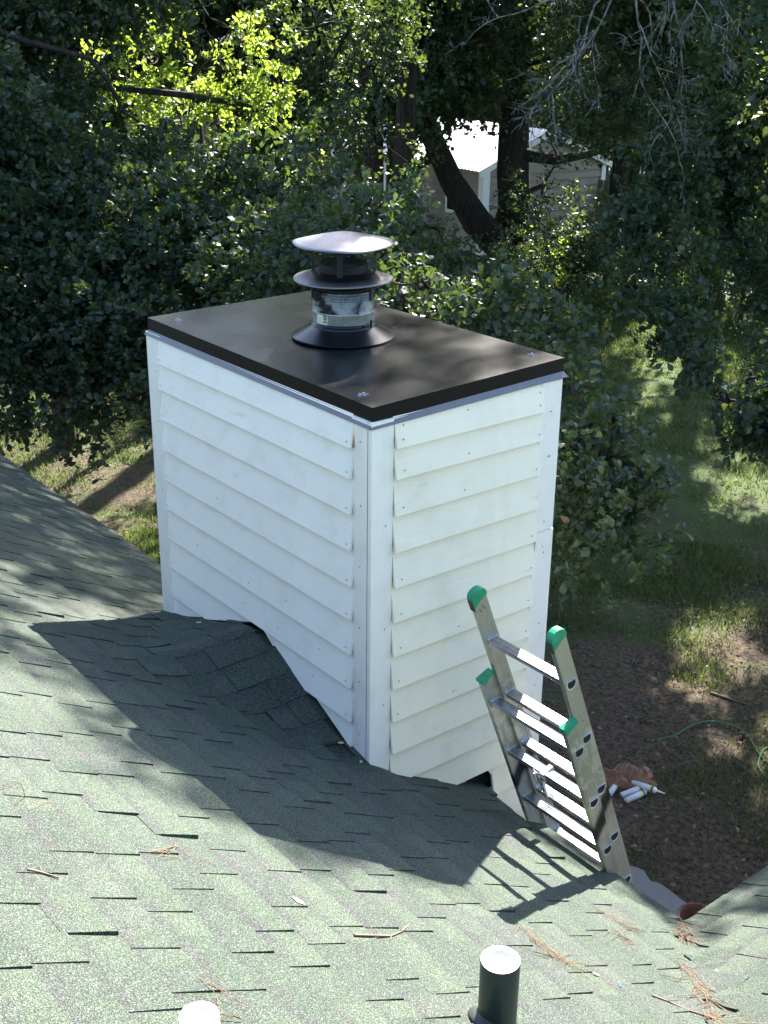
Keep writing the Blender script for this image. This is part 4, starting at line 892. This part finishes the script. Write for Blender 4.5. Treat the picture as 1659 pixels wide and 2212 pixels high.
bush(1180, 500, 24.5, .8, 'small bright green bush lit by the sun right of the trunk', LEAFB, 44, h=1.6, dens=45)
bush(1380, 560, 27, 2.2, 'dark undergrowth bush below the tall upper right oak', LEAF, 45, h=2.4, dens=40)
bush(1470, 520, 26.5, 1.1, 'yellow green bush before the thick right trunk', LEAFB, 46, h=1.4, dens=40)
bush(1620, 520, 25.5, 1.5, 'sunlit bush at the right picture edge', LEAF, 47, h=2.3, dens=50)
bush(1560, 250, 27, 1.3, 'yellow brown pine sapling before the right fence', NEEDLE, 49, .16, 3.2, 30, 'pine_sapling')
bush(900, 480, 27, 1.0, 'pale green bush in front of the tan shed wall', LEAFB, 50, h=1.2, dens=35)
for k, (u, v, D_) in enumerate(((120, 420, 22), (330, 440, 22), (560, 470, 21), (740, 470, 21), (20, 560, 20), (640, 520, 19), (450, 560, 18))):
    bush(u, v, D_, 1.7, ['wide dark bush far left behind the oak', 'dark bush behind the oak crown below the bright gap', 'dark bush behind the rain hood at left', 'shrub behind the flue', 'bush at the left picture edge', 'bush just left of the rain hood, behind the oak', 'low bush deep in the left oak shade'][k], LEAFD, 60+k, .11, 2.2, 24)
# ------------------------------------------------------------------ shed
sh = tag(empty('shed', (-20.3, 19.4, GZ)), 'tan shed with a white metal roof and white corner trim beyond the trees', 'shed')
def sp_(o): o.parent = sh; o.matrix_parent_inverse = Matrix.Translation((20.3, -19.4, -GZ)); return o
c0 = np.array([-20.3, 19.38]); ex_ = np.array([-25.7, 19.95])-c0; ex_ /= np.linalg.norm(ex_); ey_ = np.array([-ex_[1], ex_[0]]); ey_ = ey_ if ey_[1] > 0 else -ey_
Ls, Wsh, ez_, rz_ = 7.6, 4.0, -2.3, -1.45
def S(a, b, z): q = c0+ex_*a+ey_*b; return np.array([q[0], q[1], z])
m = MB(); m.prism([S(0, 0, GZ), S(Ls, 0, GZ), S(Ls, Wsh, GZ), S(0, Wsh, GZ)], (0, 0, ez_-.02-GZ)); m.prism([S(0, 0, ez_-.02), S(0, Wsh, ez_-.02), S(0, Wsh/2, rz_-.05)], S(Ls, 0, 0)-S(0, 0, 0)); sp_(m.build('wall', SHEDWALL))
nb_ = int((ez_-GZ)/.2)
for k in range(nb_):                         # siding laps, gable and front
    z = GZ+.2*k
    for (a0, b0, a1, b1, oa, ob) in ((0, 0, Ls, 0, 0, -1), (0, 0, 0, Wsh, -1, 0)):
        p, q = S(a0, b0, z), S(a1, b1, z); out = (S(oa, ob, 0)-S(0, 0, 0))
        m = MB(); m.add([p+out*.08, q+out*.08, q+out*.004+[0, 0, .2], p+out*.004+[0, 0, .2], p, q], [(0, 1, 2, 3), (0, 4, 5, 1)]); sp_(m.build('siding_board', SHEDWALL))
for k in range(4):
    z = ez_-.1+.2*k; f = max(0, (z-ez_)/(rz_-ez_)); p, q = S(0, Wsh/2*f, z), S(0, Wsh-Wsh/2*f, z); out = S(-1, 0, 0)-S(0, 0, 0)
    f2 = max(0, (z+.2-ez_)/(rz_-ez_)); p2, q2 = S(0, Wsh/2*min(1, f2), min(z+.2, rz_)), S(0, Wsh-Wsh/2*min(1, f2), min(z+.2, rz_))
    m = MB(); m.add([p+out*.03, q+out*.03, q2+out*.008, p2+out*.008], [(0, 1, 2, 3)]); sp_(m.build('siding_board', SHEDWALL))
for a, b in ((0, 0), (0, Wsh), (2.9, 0), (Ls, 0)):
    m = MB(); m.prism([S(a-.09, b-.09, GZ), S(a+.12, b-.09, GZ), S(a+.12, b+.12 if b == 0 else b+.05, GZ), S(a-.09, b+.12 if b == 0 else b+.05, GZ)], (0, 0, ez_-GZ)); sp_(m.build('corner_post', SHEDTRIM))
for a in (.8, 4.6):
    m = MB(); m.prism([S(a, -.05, -3.6), S(a+.8, -.05, -3.6), S(a+.8, -.05, -2.6), S(a, -.05, -2.6)], S(0, -.03, 0)-S(0, 0, 0)); w_ = sp_(m.build('window', SHEDTRIM))
    m = MB(); m.add([S(a+.1, -.09, -3.5), S(a+.7, -.09, -3.5), S(a+.7, -.09, -2.7), S(a+.1, -.09, -2.7)], [(0, 1, 2, 3)]); o = m.build('pane', GLASSD, w_); 
for sgn in (0, 1):                            # corrugated sheets
    m = MB(); n = 150; vs = []; e0 = -.15; e1 = Ls+.15
    for i in range(n+1):
        a = e0+(e1-e0)*i/n; dz = .018*math.cos(i*math.pi*.66)
        y0 = -.25 if sgn == 0 else Wsh+.25; zz = ez_-.06
        vs += [S(a, y0, zz+dz), S(a, Wsh/2, rz_+dz+.02)]
    m.add(vs, [(2*i, 2*i+2, 2*i+3, 2*i+1) for i in range(n)], True); sp_(m.build('roof_sheet', SHEDROOF))
m = MB()
for y0, y1 in ((-.25, Wsh/2), (Wsh+.25, Wsh/2)): m.prism([S(-.17, y0, ez_-.2), S(-.17, y1, rz_-.12), S(-.17, y1, rz_+.02), S(-.17, y0, ez_-.06)], S(.03, 0, 0)-S(0, 0, 0))
sp_(m.build('barge_board', SHEDTRIM))
# ------------------------------------------------------------------ fences
def fence(p, q, h, lab, mat, step=.14, pointed=False):
    p = np.array([p[0], p[1]]); q = np.array([q[0], q[1]]); L = np.linalg.norm(q-p); d = (q-p)/L; nrm = np.array([-d[1], d[0]])
    e = tag(empty('fence', (p[0], p[1], GZ)), lab, 'fence'); n = int(L/step); me0 = None
    if pointed: pr = [(0, 0), (step*.72, 0), (step*.72, h-.07), (step*.36, h), (0, h-.07)]
    else: pr = [(0, 0), (step*.94, 0), (step*.94, h), (0, h)]
    mb = MB(); mb.prism([(a*d[0], a*d[1], z) for a, z in pr], (nrm[0]*.02, nrm[1]*.02, 0)); o = mb.build('picket', mat, e); me0 = o.data
    for k in range(1, n):
        o = link('picket', me0, e); o.location = (d[0]*step*k, d[1]*step*k, random.uniform(-.02, .02)); 
    for z in (.35, h-.35):
        m = MB(); m.prism([(0, 0, z), (d[0]*L, d[1]*L, z), (d[0]*L, d[1]*L, z+.09), (0, 0, z+.09)], (-nrm[0]*.04, -nrm[1]*.04, 0)); m.build('rail', mat, e)
fence((-37, 27.2), (-22.2, 43.5), 1.85, 'long grey picket fence across the far end of the yard', FENCEG, .17, True)
fence((-19.6, 22.9), (-15.5, 25.8), 1.75, 'brown board fence beside the right end of the shed', FENCEW, .15)
# ------------------------------------------------------------------ far woodland mass
def woodland():
    bl = []; rnd = random.Random(77)
    for k in range(260):
        a = YAW + rnd.uniform(-.62, .62); dd = rnd.uniform(56, 84); bl.append(((CAM[0]+math.cos(a)*dd, CAM[1]+math.sin(a)*dd, rnd.uniform(-4, 19)), (3.8, 3.8, 3.4)))
    o, *_ = crown('woodland', bl, None, LEAFD, size=.6, dens=.75, per=14, tw=1.3, thr=-.3, nf=.4, ph=1.1, detail=1, wide=.6)
    tag(o, 'far dense green woodland behind the fences', None, None, 'stuff'); return o
woodland()
# second-row mid trees that close the view between the named ones
for k, (u, v, D_, bl) in enumerate([
    (180, 300, 30, [(100, 60, 30, 2.0), (260, -20, 30, 2.2), (20, 200, 30, 2.0), (180, 260, 30, 1.6), (60, -120, 30, 2.4)]),
    (560, 300, 33, [(560, 60, 33, 2.4), (460, 10, 33, 2.0), (640, 160, 33, 1.8), (700, 30, 33, 2.2), (600, -120, 32, 2.6), (640, 240, 31, 1.2), (540, 370, 30, 1.2)]),
    (1000, 200, 44, [(1000, 150, 44, 2.6), (1180, 100, 44, 3), (850, 90, 44, 3), (1060, 20, 44, 3), (950, 230, 46, 1.2)]),
    (1450, 250, 36, [(1420, 200, 36, 1.8), (1550, 100, 36, 2.6), (1300, 100, 36, 2.4), (1440, 20, 36, 2.6), (1340, 260, 36, 1.2)]),
    (1700, 250, 30, [(1690, 100, 30, 2.2), (1640, 0, 30, 2.2), (1800, 250, 28, 2.2), (1900, 60, 28, 2.6)]),
    (-150, 350, 26, [(-120, 200, 26, 2.2), (-200, 400, 25, 2.0), (-260, 60, 26, 2.6)])]):
    t0 = G(u, v, D_)
    tree('mixed_tree', ['far leafy tree behind the upper left oak', 'far leafy tree behind the bright young tree', 'far tree rising beyond the shed roof', 'far tree behind the tall upper right oak', 'far tree at the top right corner', 'far tree beyond the left edge'][k], 'tree',
         [(t0, .3), (t0+[0, 0, 4], .25), (t0+[0, 0, 10], .14)], B(bl), seed=80+k, mat=LEAFD, size=.21, dens=18, per=15, tw=.7, thr=-.2, nf=.9, ph=k+.5, detail=1, wide=.65)
# ------------------------------------------------------------------ grass and litter
def scatter_ground(n, r0, r1, da):
    a = YAW+RNG.uniform(-da, da, n); dd = np.sqrt(RNG.uniform(r0*r0, r1*r1, n)); return np.stack([CAM[0]+np.cos(a)*dd, CAM[1]+np.sin(a)*dd, np.full(n, GZ)], 1)
P0 = np.concatenate([scatter_ground(210000, 6, 14, .42), scatter_ground(190000, 14, 28, .40)])
g_ = .5*vnoise(P0, .8, 1.)+.5*vnoise(P0, 2.6, 2.)+np.maximum(.035*(P0[:, 1]-8.5), -.02)+.3*(P0[:, 0] < -7.5)
P0 = P0[(g_+RNG.normal(size=len(P0))*.22 > .12)]
P0 = P0[(P0[:, 1] > 3.0) | (P0[:, 0] < -3)]
n = len(P0); far = np.linalg.norm(P0-CAM, axis=1)/10
hgt = RNG.uniform(.025, .07, n)*np.clip(far, .8, 1.6); d = RNG.normal(size=(n, 3)); d[:, 2] = 0; d /= np.linalg.norm(d, axis=1, keepdims=True); wdt = (.0045*np.clip(far, .8, 2.2))[:, None]
s = np.stack([-d[:, 1], d[:, 0], np.zeros(n)], 1)
V = np.stack([P0-s*wdt, P0+s*wdt, P0+d*(hgt*RNG.uniform(.2, 1.1, n))[:, None]+np.array([0, 0, 1.])*hgt[:, None]], 1).reshape(-1, 3)
tag(fast_mesh('grass', V, np.arange(3*n).reshape(-1, 3), GRASS), 'thin patchy lawn grass growing through soil and leaf litter', None, None, 'stuff')
P0 = scatter_ground(17000, 6, 24, .42); P0 = P0[(P0[:, 1] > 2.9) | (P0[:, 0] < -3)]; P0[:, 2] += .03
Dn = RNG.normal(size=(len(P0), 3)); Dn[:, 2] *= .25
tag(leaves('leaf_litter', P0, Dn, .055, LITTER, None, .5, 1, 1.2, .5), 'scattered dry brown leaves over the yard', None, None, 'stuff')
print('tree polys', TOTAL[0], 'shingles', len(P))
